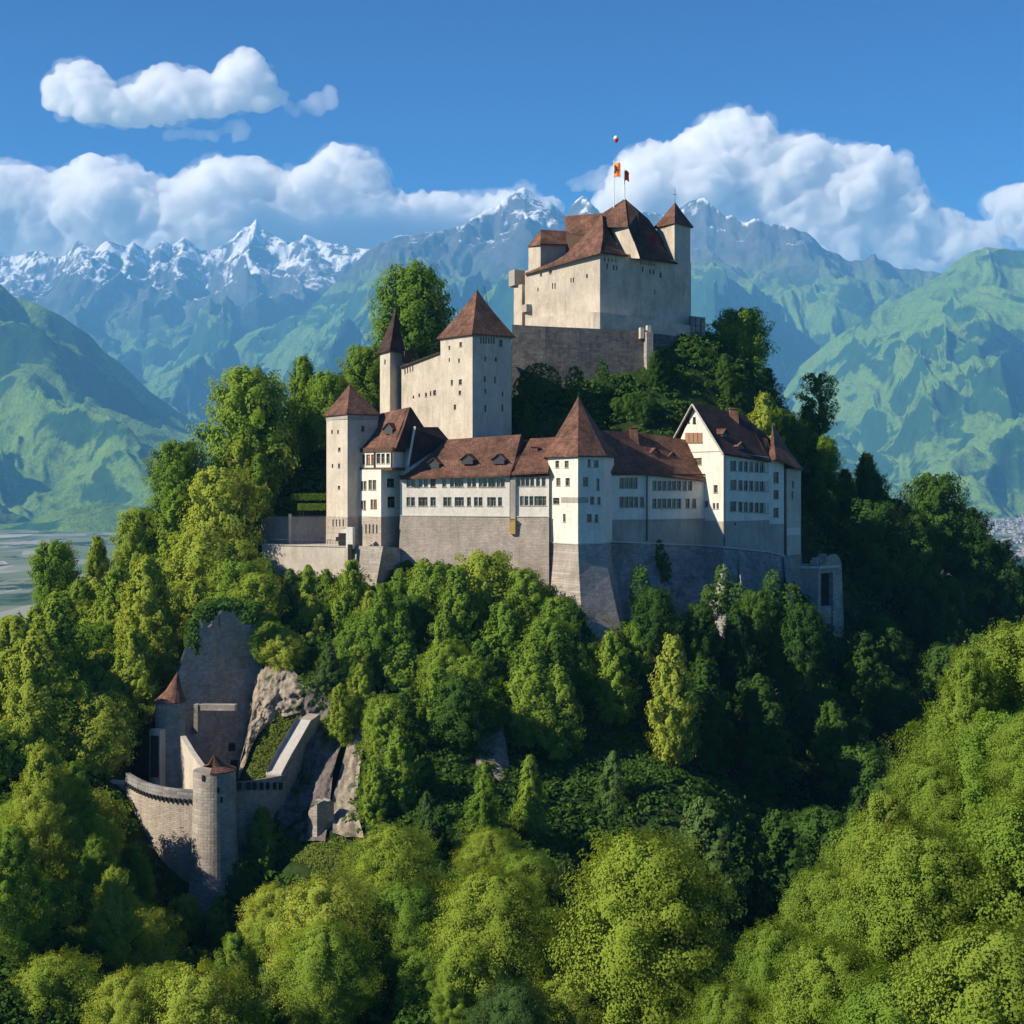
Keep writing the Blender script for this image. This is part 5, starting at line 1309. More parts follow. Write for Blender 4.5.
def leaf_quads(cen, nrm, size, asp=1.5, r_=rng):
    """one kite shaped leaf per centre, facing nrm"""
    n = len(cen)
    nrm = nrm / np.maximum(np.linalg.norm(nrm, axis=1, keepdims=True), 1e-6)
    a = r_.normal(size=(n, 3)); t = np.cross(nrm, a); t /= np.maximum(np.linalg.norm(t, axis=1, keepdims=True), 1e-6)
    bta = np.cross(nrm, t); s = (size * r_.uniform(.6, 1.35, n))[:, None]
    cup = nrm * s * .18
    V = np.stack([cen - t * s * asp / 2 - cup, cen + bta * s / 2, cen + t * s * asp / 2 - cup, cen - bta * s / 2], 1).reshape(-1, 3)
    return V
def quads(n): return np.arange(n * 4).reshape(-1, 4)

def crown(kind, n_cl, n_lf, leaf, seed):
    """leaf clumps through the volume of the crown; unit height, trunk foot at the origin"""
    r_ = np.random.default_rng(seed)
    prof_ = {'round': lambda h: np.sqrt(np.clip(1 - ((h - .50) / .52) ** 2, 0, 1)) * .37,
             'tall': lambda h: np.clip(np.sin(np.pi * np.clip(h, 0, 1) ** .75) ** .62, 0, 1) * .25 * (1.08 - .35 * h),
             'cone': lambda h: np.clip(1 - h, 0, 1) ** .8 * .27 * np.clip(h / .1, 0, 1) + .015,
             'fan': lambda h: np.clip(np.sin(np.pi * np.clip(h, 0, 1) ** 1.15) ** .6, 0, 1) * .42,
             'thin': lambda h: np.sqrt(np.clip(1 - ((h - .6) / .42) ** 2, 0, 1)) * .30}[kind]
    C, Nn = [], []
    lobes = r_.uniform(0, 2 * np.pi, 5); la = r_.uniform(.10, .26, 5)
    h0 = .25 if kind == 'thin' else .06
    for k in range(n_cl):
        h = h0 + (.97 - h0) * (k + r_.uniform(0, 1)) / n_cl; th = k * 2.39996 + r_.uniform(-.5, .5)
        p0 = float(prof_(np.array(h)))
        R_ = p0 * (1 + sum(la[i] * np.cos((i + 2) * th + lobes[i] + h * 6) for i in range(5)) * .55) * r_.uniform(.86, 1.1)
        u = r_.uniform(.12, 1.0) ** .45
        cr = r_.uniform(.040, .075) * (1.2 if kind in ('round', 'fan') else .9) * (.6 + .4 * p0 / .3)
        out = np.array([np.cos(th), np.sin(th), 0.])
        up = {'round': .75, 'tall': 1.1, 'cone': -.25, 'fan': .35, 'thin': .5}[kind] * (.4 + h)
        ax = out * (.35 + u) + np.array([0, 0, up]); ax /= np.linalg.norm(ax)          # the bough points this way
        c = out * max(float(R_) * u - cr * .5, 0) + np.array([0, 0, h * .955])
        m_ = int(n_lf * r_.uniform(.7, 1.3))
        d = r_.normal(size=(m_, 3)); d /= np.linalg.norm(d, axis=1, keepdims=True)
        d = d + np.array([0, 0, .35]) + out * .25; d /= np.linalg.norm(d, axis=1, keepdims=True)
        rr = cr * (1 - np.abs(r_.normal(0, .22, m_)))[:, None]
        along = (d @ ax)[:, None]
        p = c + (d + ax * along * 1.15) * rr                                            # drawn out along the bough
        fr = np.clip(along, 0, 1) * cr
        p += ax * fr * r_.uniform(0, .9, (m_, 1)) - np.array([0, 0, 1.]) * fr * .35
        surf = out * (.55 + .45 * u) + np.array([0, 0, .25 + 1.1 * max(h - .4, -.2)])   # overall slope of the crown here
        C.append(p); Nn.append(d * .62 + surf * .66 + r_.normal(0, .17, (m_, 3)))
    C = np.concatenate(C); Nn = np.concatenate(Nn)
    ok = C[:, 2] < 1.03; C = C[ok]; Nn = Nn[ok]
    V = leaf_quads(C, Nn, leaf, r_=r_)
    return np_mesh('crown', V, quads(len(C)))
def trunk_mesh(kind, seed):
    r_ = random.Random(seed); mb = MB(); H = .82 if kind in ('cone', 'tall') else .62
    pts = [Vector((0, 0, -.12))]; 
    for k in range(1, 6): pts.append(Vector((r_.uniform(-.012, .012), r_.uniform(-.012, .012), H * k / 5)))
    for i in range(5): mb.tube(pts[i], pts[i + 1], .028 * (1 - i * .16), .028 * (1 - (i + 1) * .16), 7)
    for k in range(12):
        h = r_.uniform(.18, H); a = r_.uniform(0, 6.28); L = r_.uniform(.12, .24) * (1.1 - .5 * h)
        p0 = Vector((0, 0, h)); p1 = p0 + Vector((math.cos(a) * L * .6, math.sin(a) * L * .6, L * .45)); p2 = p1 + Vector((math.cos(a + .3) * L * .5, math.sin(a + .3) * L * .5, L * .4))
        mb.tube(p0, p1, .011, .007, 5); mb.tube(p1, p2, .007, .003, 5)
    me = bpy.data.meshes.new('trunk'); me.from_pydata(mb.v, [], mb.f); me.materials.append(M_bark); me.update(); return me
PROTO = {}
def proto(kind, mat, var, fine=False):
    key = (kind, mat.name, var, fine)
    if key not in PROTO:
        mk = (kind, var, fine)
        if mk not in PROTO:
            n_cl, n_lf, leaf = {'round': (300, 100, .0200), 'fan': (320, 100, .0195), 'tall': (270, 85, .0165), 'cone': (260, 75, .0165), 'thin': (95, 75, .018)}[kind]
            if fine: n_cl, n_lf, leaf = int(n_cl * 1.35), int(n_lf * 3.0), leaf * .48
            PROTO[mk] = (crown(kind, n_cl, n_lf, leaf, 100 + var * 7 + len(kind)), trunk_mesh(kind, var))
        cm, tm = PROTO[mk]
        if not cm.materials: cm.materials.append(None)
        PROTO[key] = (cm, tm)
    return PROTO[key]
NTREE = 0
def tree(px, top, Y, wpx, kind, mat, label, group=None, var=None, fine=False, foot=None, name=None):
    """tree whose tip shows at (px, top), Y metres away, wpx: half width in pixels"""
    global NTREE
    x = (px - 512) / F * Y; zt = CZ - (top - HOR) / F * Y; g = gz(x, Y) if foot is None else foot
    H = max(zt - g, 2.5) / 1.0
    hw = wpx / F * Y
    base = {'round': .38, 'fan': .42, 'tall': .26, 'cone': .27, 'thin': .31}[kind]
    sx = hw / base
    var = NTREE % 3 if var is None else var
    # the crown keeps a natural height; a long bare stem hides in the cover below
    Hc = min(H, sx * {'round': 1.25, 'fan': 1.2, 'tall': 1.5, 'cone': 1.6, 'thin': 1.3}[kind])
    Hc = max(Hc, sx * 1.08)
    cm, tm = proto(kind, mat, var, fine)
    r = thing(name or ('conifer' if kind == 'cone' else 'broadleaf_tree'), label, 'tree', (x, Y, zt - Hc), group, rz=(NTREE * 2.399) % 6.283)
    r.scale = (sx, sx, Hc)
    c = link('crown', cm, r); t = link('trunk', tm, r)
    c.material_slots[0].link = 'OBJECT'; c.material_slots[0].material = mat
    NTREE += 1
    return r

def project(x, y, z): return 512 + x / y * F, HOR - (z - CZ) / y * F
from mathutils.geometry import intersect_point_tri_2d
def in_poly(px, py, poly):
    px = np.asarray(px, float); py = np.asarray(py, float); r_ = np.zeros(px.shape, bool); n = len(poly)
    for i in range(n):
        x1, y1 = poly[i]; x2, y2 = poly[(i + 1) % n]
        if y1 == y2: continue
        c = ((y1 > py) != (y2 > py)) & (px < (x2 - x1) * (py - y1) / (y2 - y1) + x1); r_ ^= c
    return r_
CASTLE = [(260, 514), (290, 511), (325, 511), (325, 385), (350, 380), (379, 400), (379, 340), (397, 304), (413, 345), (436, 335), (477, 286), (514, 330), (507, 268), (530, 226), (565, 210), (625, 196), (656, 220), (675, 198), (694, 215), (694, 316), (705, 316), (704, 345), (652, 345), (652, 385), (600, 398), (560, 385), (515, 380), (514, 436), (560, 436), (579, 393), (602, 428), (675, 437), (694, 401), (748, 412), (770, 424), (802, 466), (803, 553), (843, 552), (842, 600), (825, 612), (800, 592), (760, 600), (715, 600), (660, 578), (630, 570), (622, 625), (582, 604), (552, 584), (540, 556), (480, 553), (400, 557), (385, 575), (345, 570), (262, 560)]
GATE = [(104, 779), (124, 768), (148, 728), (155, 700), (170, 668), (184, 640), (200, 612), (225, 606), (252, 614), (256, 650), (285, 668), (312, 700), (322, 714), (300, 745), (286, 790), (262, 826), (238, 840), (256, 912), (240, 928), (190, 926), (165, 890), (140, 840), (126, 800)]
RUIN = [(306, 796), (330, 770), (345, 730), (362, 728), (358, 780), (352, 812), (372, 850), (350, 885), (300, 872), (262, 866), (275, 832), (306, 832)]

K = [  # the trees one can tell apart: px, top, Y, half width px, kind, material, label
 (250, 368, 264, 42, 'round', L_mid, 'tallest rounded tree on the left skyline above the terrace'),
 (413, 264, 288, 36, 'round', L_mid, 'big rounded tree towering behind the needle roofed turret'),
 (303, 353, 276, 22, 'tall', L_mid, 'upright bright tree on the skyline between two bigger crowns'),
 (366, 345, 282, 24, 'round', L_mid, 'leafy tree on the skyline behind the slim square tower'),
 (330, 372, 270, 24, 'round', L_mid, 'leafy tree peeping over the roof of the slim square tower'),
 (180, 441, 254, 28, 'round', L_mid, 'dome shaped tree on the left skyline below the tallest one'),
 (222, 468, 243, 34, 'round', L_yel, 'bright rounded tree halfway up the left shoulder'),
 (205, 530, 236, 40, 'round', L_yel, 'broad bright tree beside the shadowed terrace corner'),
 (55, 541, 244, 22, 'round', L_mid, 'lone ball shaped tree standing on the far left ridge'),
 (97, 534, 252, 17, 'tall', L_yel, 'pale slender tree on the ridge beside the ball shaped one'),
 (140, 508, 246, 24, 'round', L_yel, 'soft yellowish tree on the left ridge line'),
 (270, 558, 229, 13, 'cone', L_con, 'small dark spruce at the left end of the terrace wall'),
 (290, 566, 228, 14, 'cone', L_con, 'second small spruce along the foot of the terrace wall'),
 (308, 562, 228, 14, 'cone', L_mid, 'pointed young tree in the middle of the terrace wall foot'),
 (326, 566, 228, 16, 'cone', L_mid, 'pointed light green tree below the terrace railing'),
 (352, 558, 226, 20, 'tall', L_mid, 'upright bright tree covering the gateway pier foot'),
 (310, 592, 222, 30, 'tall', L_yel, 'tall bright tree standing over the pale cliff'),
 (345, 590, 222, 27, 'tall', L_mid, 'full green tree right of the bright one over the cliff'),
 (283, 592, 224, 22, 'tall', L_con, 'cool green tree at the left of the cliff trees'),
 (432, 562, 223, 30, 'round', L_mid, 'rounded tree against the left end of the palace stone base'),
 (486, 552, 222, 34, 'round', L_yel, 'tallest bright crown below the sunlit palace wing'),
 (522, 568, 220, 25, 'round', L_mid, 'leafy crown touching the foot of the corner tower'),
 (400, 640, 213, 42, 'round', L_mid, 'wide crown halfway down under the gallery house'),
 (505, 598, 213, 32, 'tall', L_mid, 'tall tree standing below the brightest crown'),
 (498, 645, 208, 20, 'cone', L_mid, 'small pointed tree in front of the tall one under the palace'),
 (575, 606, 215, 26, 'tall', L_dark, 'dark tree in the shade left of the flaring tower foot'),
 (612, 628, 210, 24, 'tall', L_mid, 'slim tree with sunlit left side below the flaring tower foot'),
 (672, 632, 207, 26, 'tall', L_yel, 'tall sunlit tree standing out from the dark slope under the right wing'),
 (704, 655, 212, 30, 'tall', L_dark, 'shaded companion right behind the tall sunlit tree'),
 (485, 757, 186, 20, 'cone', L_mid, 'left one of two slender trees alone on the dark mid slope'),
 (530, 751, 188, 19, 'cone', L_mid, 'right one of two slender trees alone on the dark mid slope'),
 (613, 748, 192, 17, 'cone', L_con, 'little layered tree on the dark slope right of the slender pair'),
 (736, 606, 223, 24, 'tall', L_dark, 'dark tree close under the buttressed middle of the battered wall'),
 (778, 603, 227, 20, 'tall', L_dark, 'dark narrow tree close under the right end of the battered wall'),
 (700, 604, 220, 18, 'round', L_dark, 'low dark tree against the foot of the battered wall'),
 (760, 672, 214, 34, 'tall', L_dark, 'tall dark green tree on the shaded flank'),
 (850, 716, 212, 22, 'round', L_dark, 'small rounded tree catching light on the shaded flank'),
 (704, 795, 178, 38, 'tall', L_con, 'tall grey green tree behind the biggest bottom tree'),
 (395, 824, 158, 46, 'fan', L_yel, 'spreading yellow green tree beside the ruined wall ledge'),
 (497, 868, 142, 56, 'fan', L_yel, 'broad yellow green tree at the bottom middle'),
 (647, 838, 140, 74, 'round', L_yel, 'biggest yellow green tree at the bottom, right of the middle'),
 (562, 858, 156, 24, 'tall', L_con, 'narrow grey green tree between two broad yellow ones'),
 (136, 908, 150, 42, 'round', L_yel, 'bushy bright tree right below the tapering gate tower'),
 (95, 925, 146, 32, 'round', L_mid, 'middle green tree left of the bushy one below the gate tower'),
 (268, 962, 142, 28, 'tall', L_con, 'cool green tree at the bottom edge in the shaded hollow'),
 (312, 955, 143, 30, 'cone', L_con, 'pale layered conifer at the bottom edge'),
 (84, 790, 172, 40, 'round', L_yel, 'large crown covering the foot of the curved barbican wall'),
 (42, 880, 150, 62, 'round', L_yel, 'large crown in the lower left corner woods'),
 (425, 948, 138, 38, 'round', L_mid, 'rounded tree at the bottom between two yellow green ones'),
 (240, 860, 169, 20, 'tall', L_dark, 'dark bush like tree in the shade right of the gate tower'),
 (226, 898, 169, 19, 'round', L_mid, 'low bright bush at the foot of the tapering gate tower'),
 (184, 896, 170, 17, 'round', L_yel, 'low yellowish bush where barbican wall and gate tower meet'),
 (60, 955, 133, 48, 'round', L_yel, 'bright rounded tree at the bottom edge near the left corner'),
 (262, 805, 179, 18, 'tall', L_mid, 'ivy green tree growing at the gate curtain wall'),
 (740, 308, 288, 28, 'round', L_mid, 'sunlit tree on the summit right of the keep'),
 (765, 391, 262, 20, 'tall', L_yel, 'bright tree rising behind the roof of the gabled house'),
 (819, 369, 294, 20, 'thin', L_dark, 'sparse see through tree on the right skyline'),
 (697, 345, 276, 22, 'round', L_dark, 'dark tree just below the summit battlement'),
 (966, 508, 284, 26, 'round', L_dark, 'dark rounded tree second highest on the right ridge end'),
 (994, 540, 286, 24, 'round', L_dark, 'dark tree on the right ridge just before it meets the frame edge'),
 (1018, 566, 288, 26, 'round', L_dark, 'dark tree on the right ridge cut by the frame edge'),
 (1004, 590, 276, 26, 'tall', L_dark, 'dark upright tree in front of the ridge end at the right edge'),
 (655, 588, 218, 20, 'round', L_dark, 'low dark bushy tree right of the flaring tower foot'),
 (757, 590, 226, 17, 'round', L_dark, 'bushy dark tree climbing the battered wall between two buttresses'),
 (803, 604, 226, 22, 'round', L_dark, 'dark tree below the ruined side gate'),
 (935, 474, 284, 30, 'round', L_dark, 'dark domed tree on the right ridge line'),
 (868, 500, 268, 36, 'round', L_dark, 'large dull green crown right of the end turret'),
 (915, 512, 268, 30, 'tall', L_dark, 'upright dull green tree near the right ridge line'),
 # near slope on the right
 (1035, 622, 106, 62, 'round', L_near, 'near tree at the right edge, highest on the bright slope'),
 (968, 700, 104, 50, 'fan', L_near, 'near tree reaching out with layered boughs over the gully'),
 (1010, 715, 96, 60, 'round', L_near, 'near bright crown just under the right edge tree'),
 (930, 762, 98, 46, 'fan', L_near, 'near crown on the rim of the gully below the layered one'),
 (880, 815, 95, 50, 'round', L_near, 'near crown halfway down the rim of the gully'),
 (828, 870, 92, 42, 'round', L_near, 'near dark sided crown low on the gully rim'),
 (778, 925, 88, 40, 'round', L_near, 'near crown second lowest on the gully rim'),
 (728, 985, 85, 36, 'round', L_near, 'near crown lowest on the gully rim at the bottom edge'),
 (965, 830, 86, 74, 'fan', L_near, 'wide bright crown in the middle of the near slope'),
 (1040, 800, 80, 80, 'round', L_near, 'near full crown at the right edge halfway down'),
 (895, 880, 82, 70, 'fan', L_near, 'wide bright crown on the lower near slope'),
 (830, 945, 78, 58, 'round', L_near, 'near crown at the bottom right of the gully'),
 (1000, 925, 68, 95, 'fan', L_near, 'nearest big crown in the lower right corner'),
 (905, 975, 70, 80, 'round', L_near, 'near crown along the bottom edge left of the corner one'),
]
boxes = []
FOOT = {485: 838, 530: 836, 613: 806, 672: 768, 850: 775, 395: 950, 497: 1015, 647: 1035, 760: 790}
for t_ in K:
    px, top, Y, w, kind, mat, lab = t_
    if px in FOOT:                               # stand it where its foot is seen on the slope
        for Yt in np.arange(90, 240, .5):
            if gz((px - 512) / F * Yt, Yt) > CZ - (FOOT[px] - HOR) / F * Yt: Y = float(Yt); break
        print(px, Y)
    fine = Y < 165
    nm = {'spruce': 'spruce', 'conifer': 'conifer'}
    tree(px, top, Y, w, kind, mat, lab, fine=fine, name='spruce' if 'spruce' in lab else 'conifer' if 'conifer' in lab else 'broadleaf_tree')
    boxes.append((px, top, Y, w))

# the woods in between: individual trees, each where there is still room
SKY = [(-100, 640), (0, 612), (60, 582), (120, 560), (150, 520), (180, 470), (215, 480), (250, 400), (300, 395), (370, 390), (385, 430), (515, 440), (516, 385), (560, 395), (655, 392), (656, 345), (700, 348), (740, 335), (780, 380), (830, 412), (870, 452), (900, 488), (950, 508), (990, 545), (1010, 575), (1030, 592), (1100, 640)]
sk = np.array(SKY, float)
def zone(px, py, Y):
    if Y < 125 and px > 640: return ('near bright trees covering the slope in the lower right corner', 'leafy tree in the bright near woods of the lower right corner')
    if px < 265 and py < 640: return ('trees on the left shoulder of the hill', 'sunlit leafy tree in the woods on the left shoulder above the gate')
    if px < 265 and Y > 165: return ('trees on the left slope', 'sunlit leafy tree in the woods on the slope left of the lower gate')
    if px < 330 and Y <= 172: return ('trees in the lower left corner', 'leafy tree in the woods of the lower left corner')
    if px < 380 and py > 560: return ('trees around the cliffs', 'small leafy tree among the cliffs between lower gate and terrace')
    if py < 470 and px < 700 : return ('shrubby trees between palace and keep', 'shaded leafy tree on the slope between palace roofs and keep')
    if px < 620 and Y > 175: return ('trees under the palace', 'leafy tree on the slope below the palace and corner tower')
    if px < 760 and Y <= 175: return ('trees in the bottom middle', 'leafy tree in the wooded hollow at the bottom middle')
    if py < 600: return ('trees on the right skyline slope', 'dark leafy tree on the right shoulder behind the castle')
    return ('trees on the shaded right flank', 'dark leafy tree on the shaded right flank below the castle')
r_ = np.random.default_rng(77)
placed = [(b_[0], b_[1], b_[2], b_[3]) for b_ in boxes]
counts = {}
LIT = [tuple(W(*p)) for p in ((130, 800, 185), (150, 830, 181), (170, 850, 179), (190, 830, 177), (200, 800, 175), (205, 860, 174), (140, 790, 183), (165, 800, 180), (180, 870, 177), (190, 890, 175),
 (190, 755, 184), (270, 690, 205), (290, 690, 205), (262, 730, 200), (285, 730, 198), (295, 745, 192), (308, 725, 196), (320, 815, 178), (345, 780, 188), (275, 560, 235), (310, 560, 234), (335, 560, 233),
 (430, 545, 232), (500, 545, 230), (560, 580, 222), (485, 775, 186), (530, 770, 188), (672, 650, 207), (613, 760, 192), (640, 870, 140), (497, 900, 142), (395, 850, 158), (190, 910, 152), (300, 855, 172), (330, 850, 172))]
OPEN = [(445, 715), (560, 705), (640, 640), (735, 650), (770, 730), (850, 770), (840, 830), (700, 850), (600, 850), (445, 835)]
sh_ = Vector((sdir.x, sdir.y, 0)).normalized(); sh_t = sdir.z / math.hypot(sdir.x, sdir.y)
def wm_(w, Y): return w / F * Y
def try_tree(px, Y, w, H, kind, mat, gap=.75, fine=False):
    x = (px - 512) / F * Y; g = gz(x, Y); zt = g + H; P_ = project(x, Y, zt); top = P_[1]
    if top > 1040 or top < np.interp(px, sk[:, 0], sk[:, 1]): return False
    foot = project(x, Y, g)[1]
    hgt = min(H, w / F * Y / .38 * 1.3) / Y * F
    for qx, qy in ((0, 2), (-.45, hgt * .08), (.45, hgt * .08), (-.6, hgt * .3), (.6, hgt * .3), (-.9, hgt * .55), (.9, hgt * .55), (0, hgt * .5), (0, hgt * .85)):
        a, c = px + qx * w, top + qy
        if Y < 262 and (in_poly(a, c, CASTLE)): return False
        if Y < 222 and (in_poly(a, c, GATE) or in_poly(a, c, RUIN)): return False
    # keep clear of the buildings themselves
    # never throw a shadow on what stands in the sun in the photograph
    for (sx_, sy_, sz_) in LIT:
        dx, dy = x - sx_, Y - sy_; t = dx * sh_.x + dy * sh_.y
        if 0.5 < t < 60 and abs(dx * sh_.y - dy * sh_.x) < wm_(w, Y) + .5 and zt > sz_ + t * sh_t > g: return False
    if Y > 205 and in_poly(px, foot, CASTLE) and Y < 262 and foot < 545: return False
    for (ax, ay, aY, aw) in placed:
        dx = (ax - px); dz = (ay - top)
        if math.hypot(dx / (aw + w), dz / (aw + w)) < gap * .5 and abs(aY - Y) < 30: return False
        if ay < top and abs(dx) < aw * .8 and 0 < (top - ay) < aw * 1.1 and Y < aY and aw > 15 and ax in KX: return False
    if Y > 165 and in_poly(px, top + hgt * .4, OPEN): return False
    gr, lab = zone(px, top, Y)
    tree(px, top, Y, w, kind, mat, lab, gr, fine=fine)
    placed.append((px, top, Y, w)); counts[gr] = counts.get(gr, 0) + 1
    return True
KX = {b_[0] for b_ in boxes}
def fill(n, x0, x1, Y0_, Y1_, w0, w1, mats, kinds=('round', 'tall', 'tall', 'fan'), gap=.75, Hk=1.55, tries=60, fine=False):
    got = 0
    for _ in range(n * tries):
        if got >= n: break
        Y = r_.uniform(Y0_, Y1_); px = r_.uniform(x0, x1); wm = r_.uniform(w0, w1); w = wm / Y * F
        kind = kinds[r_.integers(len(kinds))]; H = wm * 2 * (Hk * r_.uniform(.85, 1.2)) * (1.3 if kind in ('tall', 'cone') else 1)
        if kind in ('tall', 'cone'): w *= .78
        if try_tree(px, Y, w, H * .72, kind, mats[r_.integers(len(mats))], gap, fine): got += 1
    return got
a_ = [fill(24, -20, 262, 225, 262, 3.8, 6.0, (L_mid, L_yel, L_yel)),
      fill(32, -30, 262, 170, 226, 3.6, 6.2, (L_mid, L_yel, L_yel, L_mid)),
      fill(18, -30, 330, 125, 172, 3.4, 5.6, (L_yel, L_yel, L_mid, L_mid), fine=True),
      fill(18, 255, 400, 176, 226, 1.8, 3.0, (L_mid, L_yel, L_con)),
      fill(24, 370, 640, 178, 224, 3.0, 5.0, (L_mid, L_mid, L_dark)),
      fill(16, 380, 720, 165, 205, 1.6, 2.6, (L_dark, L_con)),
      fill(7, 330, 760, 125, 170, 2.6, 4.4, (L_mid, L_con, L_yel), fine=True),
      fill(46, 600, 1050, 180, 262, 3.2, 5.8, (L_dark,)),  # darkest leaves only, the flank's shade painted into them
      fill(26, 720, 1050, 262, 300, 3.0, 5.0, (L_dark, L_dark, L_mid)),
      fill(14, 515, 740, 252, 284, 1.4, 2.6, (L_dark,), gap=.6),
      fill(16, 690, 1060, 62, 108, 2.4, 3.8, (L_near,), gap=.6, fine=True)]
print('trees', NTREE, a_, counts, flush=True)

# ---- undergrowth: leaf mounds hugging the ground
def mounds(name, n_try, xr, yr, rad, n_leaf, leaf, mat, keep, seed):
    q_ = np.random.default_rng(seed)
    Y = np.sqrt(q_.uniform(yr[0] ** 2, yr[1] ** 2, n_try)); px = q_.uniform(xr[0], xr[1], n_try)
    X = (px - 512) / F * Y; Z = ground(X, Y)
    pp = project(X, Y, Z + rad * .5)
    ok = keep(pp[0], pp[1], X, Y)
    X, Y, Z = X[ok], Y[ok], Z[ok]; n = len(X)
    R_ = rad * q_.uniform(.5, 1.3, n); m_ = n_leaf
    d = q_.normal(size=(n, m_, 3)); d[..., 2] = np.abs(d[..., 2]) + .15; d /= np.linalg.norm(d, axis=2, keepdims=True)
    sh = (1 - np.abs(q_.normal(0, .25, (n, m_, 1))))
    e_ = .8
    c = np.stack([X, Y, Z], -1)[:, None] + d * (R_[:, None, None]) * sh * np.array([1.1, 1.1, .95])
    nn = d + q_.normal(0, .4, (n, m_, 3))
    c = c.reshape(-1, 3); nn = nn.reshape(-1, 3)
    me = np_mesh(name, leaf_quads(c, nn, leaf, r_=q_), quads(len(c)))
    print(name, n, len(c), flush=True)
    return tag(link(name, me, mat=mat), kind='stuff')
def keep_under(px, py, X, Y):
    k = ~(in_poly(px, py, CASTLE) & (Y < 262)) & ~(in_poly(px, py, GATE) & (Y < 214)) & ~in_poly(px, py, RUIN)
    k &= py < 1060
    foot = in_poly(px, py, [(262, 540), (400, 500), (540, 480), (600, 470), (700, 480), (770, 490), (803, 500), (803, 560), (262, 560)])
    return k & ~(foot & (Y > 225) & (Y < 262))
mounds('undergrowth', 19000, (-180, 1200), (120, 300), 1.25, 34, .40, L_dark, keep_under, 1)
mounds('brambles', 7500, (620, 1500), (45, 122), 1.1, 60, .22, L_near, lambda px, py, X, Y: (py < 1250) & (py > 1050 - (px - 700) * 1.18), 2)
# sunny grass on the ledges
L_gr = leaf_mat('meadow_grass', (0.10, 0.16, 0.025), (0.20, 0.25, 0.05), .2)
def keep_ledge(px, py, X, Y):
    return in_poly(px, py, [(247, 780), (256, 745), (270, 716), (298, 708), (314, 720), (280, 776)]) | in_poly(px, py, [(262, 834), (345, 836), (352, 848), (345, 880), (300, 862), (262, 850)])
mounds('grass', 16000, (235, 360), (165, 212), .28, 16, .16, L_gr, keep_ledge, 3)
# climbing shrubs at the wall feet (ivy)
def ivy(pts, n, label, Y, spread=2.2, mat=L_dark):
    q_ = np.random.default_rng(int(pts[0][0])); a = []
    for (px, py, w, h) in pts:
        m_ = int(n * w * h / 400); u = q_.uniform(-1, 1, m_); v = q_.uniform(-1, 1, m_); ok = u * u + v * v < 1
        PX = px + u[ok] * w; PY = py + v[ok] * h; yy = Y + q_.normal(0, .35, ok.sum()) - (1 - (u[ok] ** 2 + v[ok] ** 2)) * spread * .6
        a.append(np.stack([(PX - 512) / F * yy, yy, CZ - (PY - HOR) / F * yy], -1))
    c = np.concatenate(a); o0 = c.mean(0); nn = q_.normal(0, .5, c.shape) + np.array([-.2, -1, .5])
    r = thing('ivy', label, 'climber', tuple(o0)); me = np_mesh('foliage', leaf_quads(c - o0, nn, .36, r_=q_), quads(len(c))); link('foliage', me, r, mat)
    mb = MB(); mb.tube((0, .3, -3), (0, .2, 2), .08, .04, 5); mb.build('stem', M_bark, r)
ivy([(664, 575, 8, 22), (660, 555, 5, 16), (668, 600, 12, 14)], 900, 'tall ivy strand on the battered wall right of the corner tower', Y0 + .3)
ivy([(640, 590, 10, 26), (648, 610, 16, 16)], 900, 'dark ivy mass against the flaring foot of the corner tower', Y0 - 6)
ivy([(540, 385, 22, 22), (525, 400, 14, 26), (575, 385, 10, 20)], 1100, 'ivy creeping up the left half of the summit wall', Y0 + 26)
ivy([(603, 385, 6, 28), (597, 405, 10, 12)], 900, 'narrow ivy strand in the middle of the summit wall', Y0 + 29)

# ---- clipped hedges and garden furniture on the left terrace
def hedge(px0, px1, py0, py1, Y, label):
    q_ = np.random.default_rng(int(py0)); a = W(px0, py1, Y); c = W(px1, py0, Y + 1); n = 2600
    P_ = np.stack([q_.uniform(a.x, c.x, n), q_.uniform(Y, Y + 1.2, n), q_.uniform(a.z, c.z, n)], -1)
    f_ = q_.integers(0, 3, n); P_[f_ == 0, 1] = Y; P_[f_ == 1, 2] = c.z; nn = q_.normal(0, .4, (n, 3)); nn[f_ == 0] += (0, -1, .2); nn[f_ == 1] += (0, 0, 1.2)
    r = thing('hedge', label, 'hedge', (a.x, Y, a.z)); link('foliage', np_mesh('foliage', leaf_quads(P_ - np.array([a.x, Y, a.z]), nn, .22, r_=q_), quads(n)), r, L_mid)
    mb = MB()
    for k in range(8): mb.tube(((c.x - a.x) * (k + .5) / 8, .6, -1.5), ((c.x - a.x) * (k + .5) / 8, .6, 1), .05, n=5)
    mb.build('stem', M_bark, r)
hedge(291, 326, 494, 500, Y0 + 22, 'clipped hedge on the terrace, upper one of two')
hedge(298, 326, 504, 510, Y0 + 18, 'clipped hedge on the terrace, lower one of two')
r = thing('garden_table', 'small garden table on the terrace at the foot of the slim tower', 'table', tuple(W(329, 545, Y0 + 3))); 
mb = MB(); mb.tube((0, 0, .95), (0, 0, 1.0), .55, .55, 14); mb.build('tabletop', M_frame, r)
for k in range(4): mb = MB(); mb.tube((.3 * math.cos(k * 1.57 + .8), .3 * math.sin(k * 1.57 + .8), .2), (.25 * math.cos(k * 1.57 + .8), .25 * math.sin(k * 1.57 + .8), .95), .03, n=5); mb.build('leg', M_iron, r)
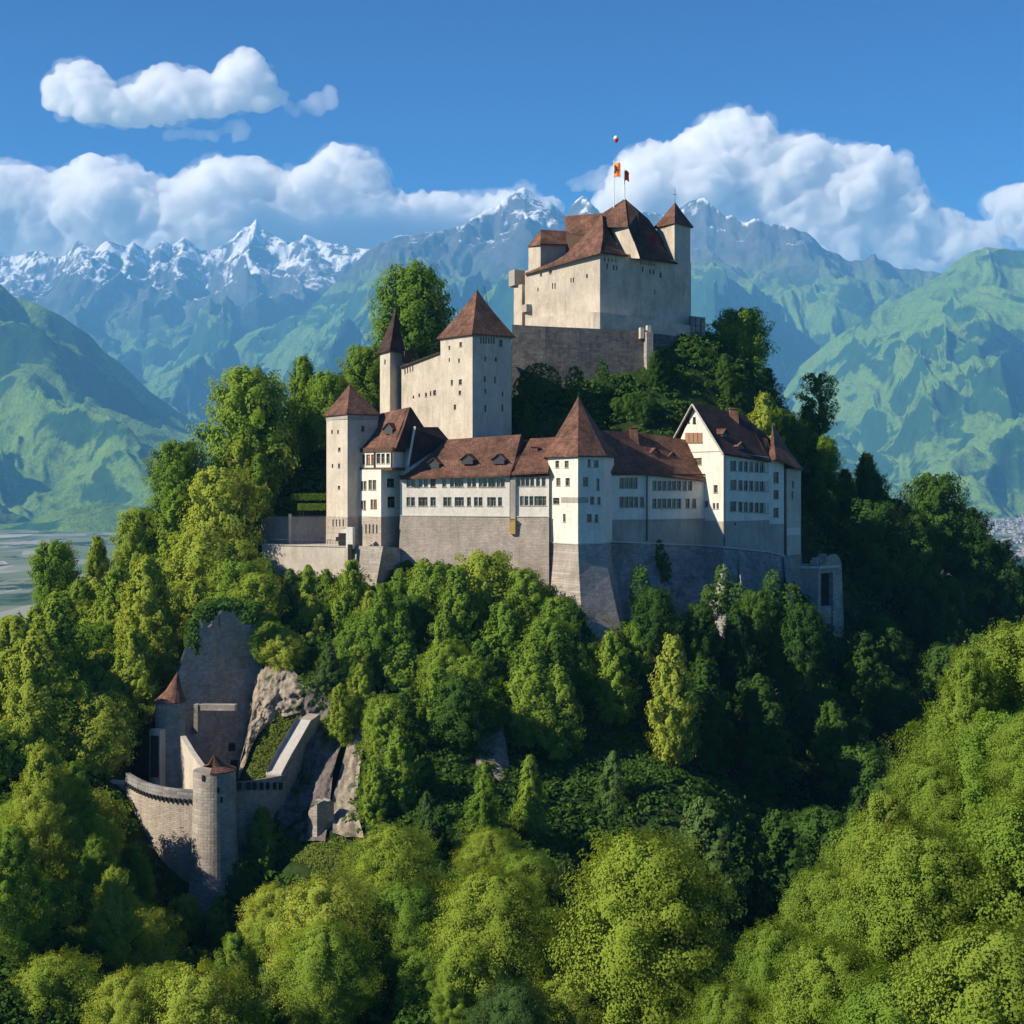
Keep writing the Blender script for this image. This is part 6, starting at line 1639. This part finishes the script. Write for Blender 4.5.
for px, lb in ((322, 'dark garden chair left of the terrace table'), (337, 'dark garden chair right of the terrace table')):
    r = thing('garden_chair', lb, 'chair', tuple(W(px, 545, Y0 + 3)), 'terrace chairs'); mb = MB(); mb.box((0, 0, .65), (.5, .5, .06)); mb.build('seat', M_iron, r)
    mb = MB(); mb.box((0, .24, 1.0), (.5, .05, .7)); mb.build('backrest', M_iron, r)
    for sx in (-.2, .2):
        for sy in (-.2, .2): mb = MB(); mb.tube((sx, sy, .2), (sx, sy, .65), .025, n=4); mb.build('leg', M_iron, r)

# ---- the small town in the valley on the right
q_ = np.random.default_rng(9); V = []; Fc = []; 
M_town = flat_mat('town_walls', (0.34, 0.34, 0.33), sc_=.02)  # wall tone faded, the far haze is partly in the colour
mb = MB(); mr_ = MB()
for k in range(2200):
    Y = 2500 + 11000 * q_.uniform(0, 1) ** 1.2; px = q_.uniform(900, 1120); x = (px - 512) / F * Y; w, l, h = q_.uniform(7, 13), q_.uniform(9, 20), q_.uniform(4, 9); a = q_.uniform(0, 3.14)
    mb.box((x, Y, VALLEY + h / 2), (l, w, h), a); ca, sa = math.cos(a), math.sin(a)
    P = lambda u, v, z: (x + u * ca - v * sa, Y + u * sa + v * ca, VALLEY + z)
    u, v = l / 2 + .6, w / 2 + .6; mr_.poly([P(-u, -v, h), P(u, -v, h), P(u, 0, h + w * .4), P(-u, 0, h + w * .4)]); mr_.poly([P(u, v, h), P(-u, v, h), P(-u, 0, h + w * .4), P(u, 0, h + w * .4)])
tw = mb.build('town', M_town); tag(tw, 'far off town spread over the valley floor', None, None, 'stuff')
tr = mr_.build('town_roofs', flat_mat('town_roof_tiles', (0.30, 0.24, 0.22), sc_=.01)); tr.parent = tw; tr["kind"] = 'stuff'  # roofs greyed close to the walls, haze put into the tone

ivy([(192, 640, 8, 22), (205, 612, 12, 10), (228, 604, 20, 7), (250, 612, 14, 12)], 1500, 'creeper hanging over the top edge of the huge dark rounded wall', 207)

ivy([(722, 590, 9, 26), (735, 598, 14, 16), (708, 600, 8, 16)], 900, 'ivy climbing the battered wall around its buttresses', Y0 - 3.5)
ivy([(772, 590, 10, 20), (790, 600, 12, 18)], 900, 'ivy at the right end of the battered wall', Y0 + 2.0)
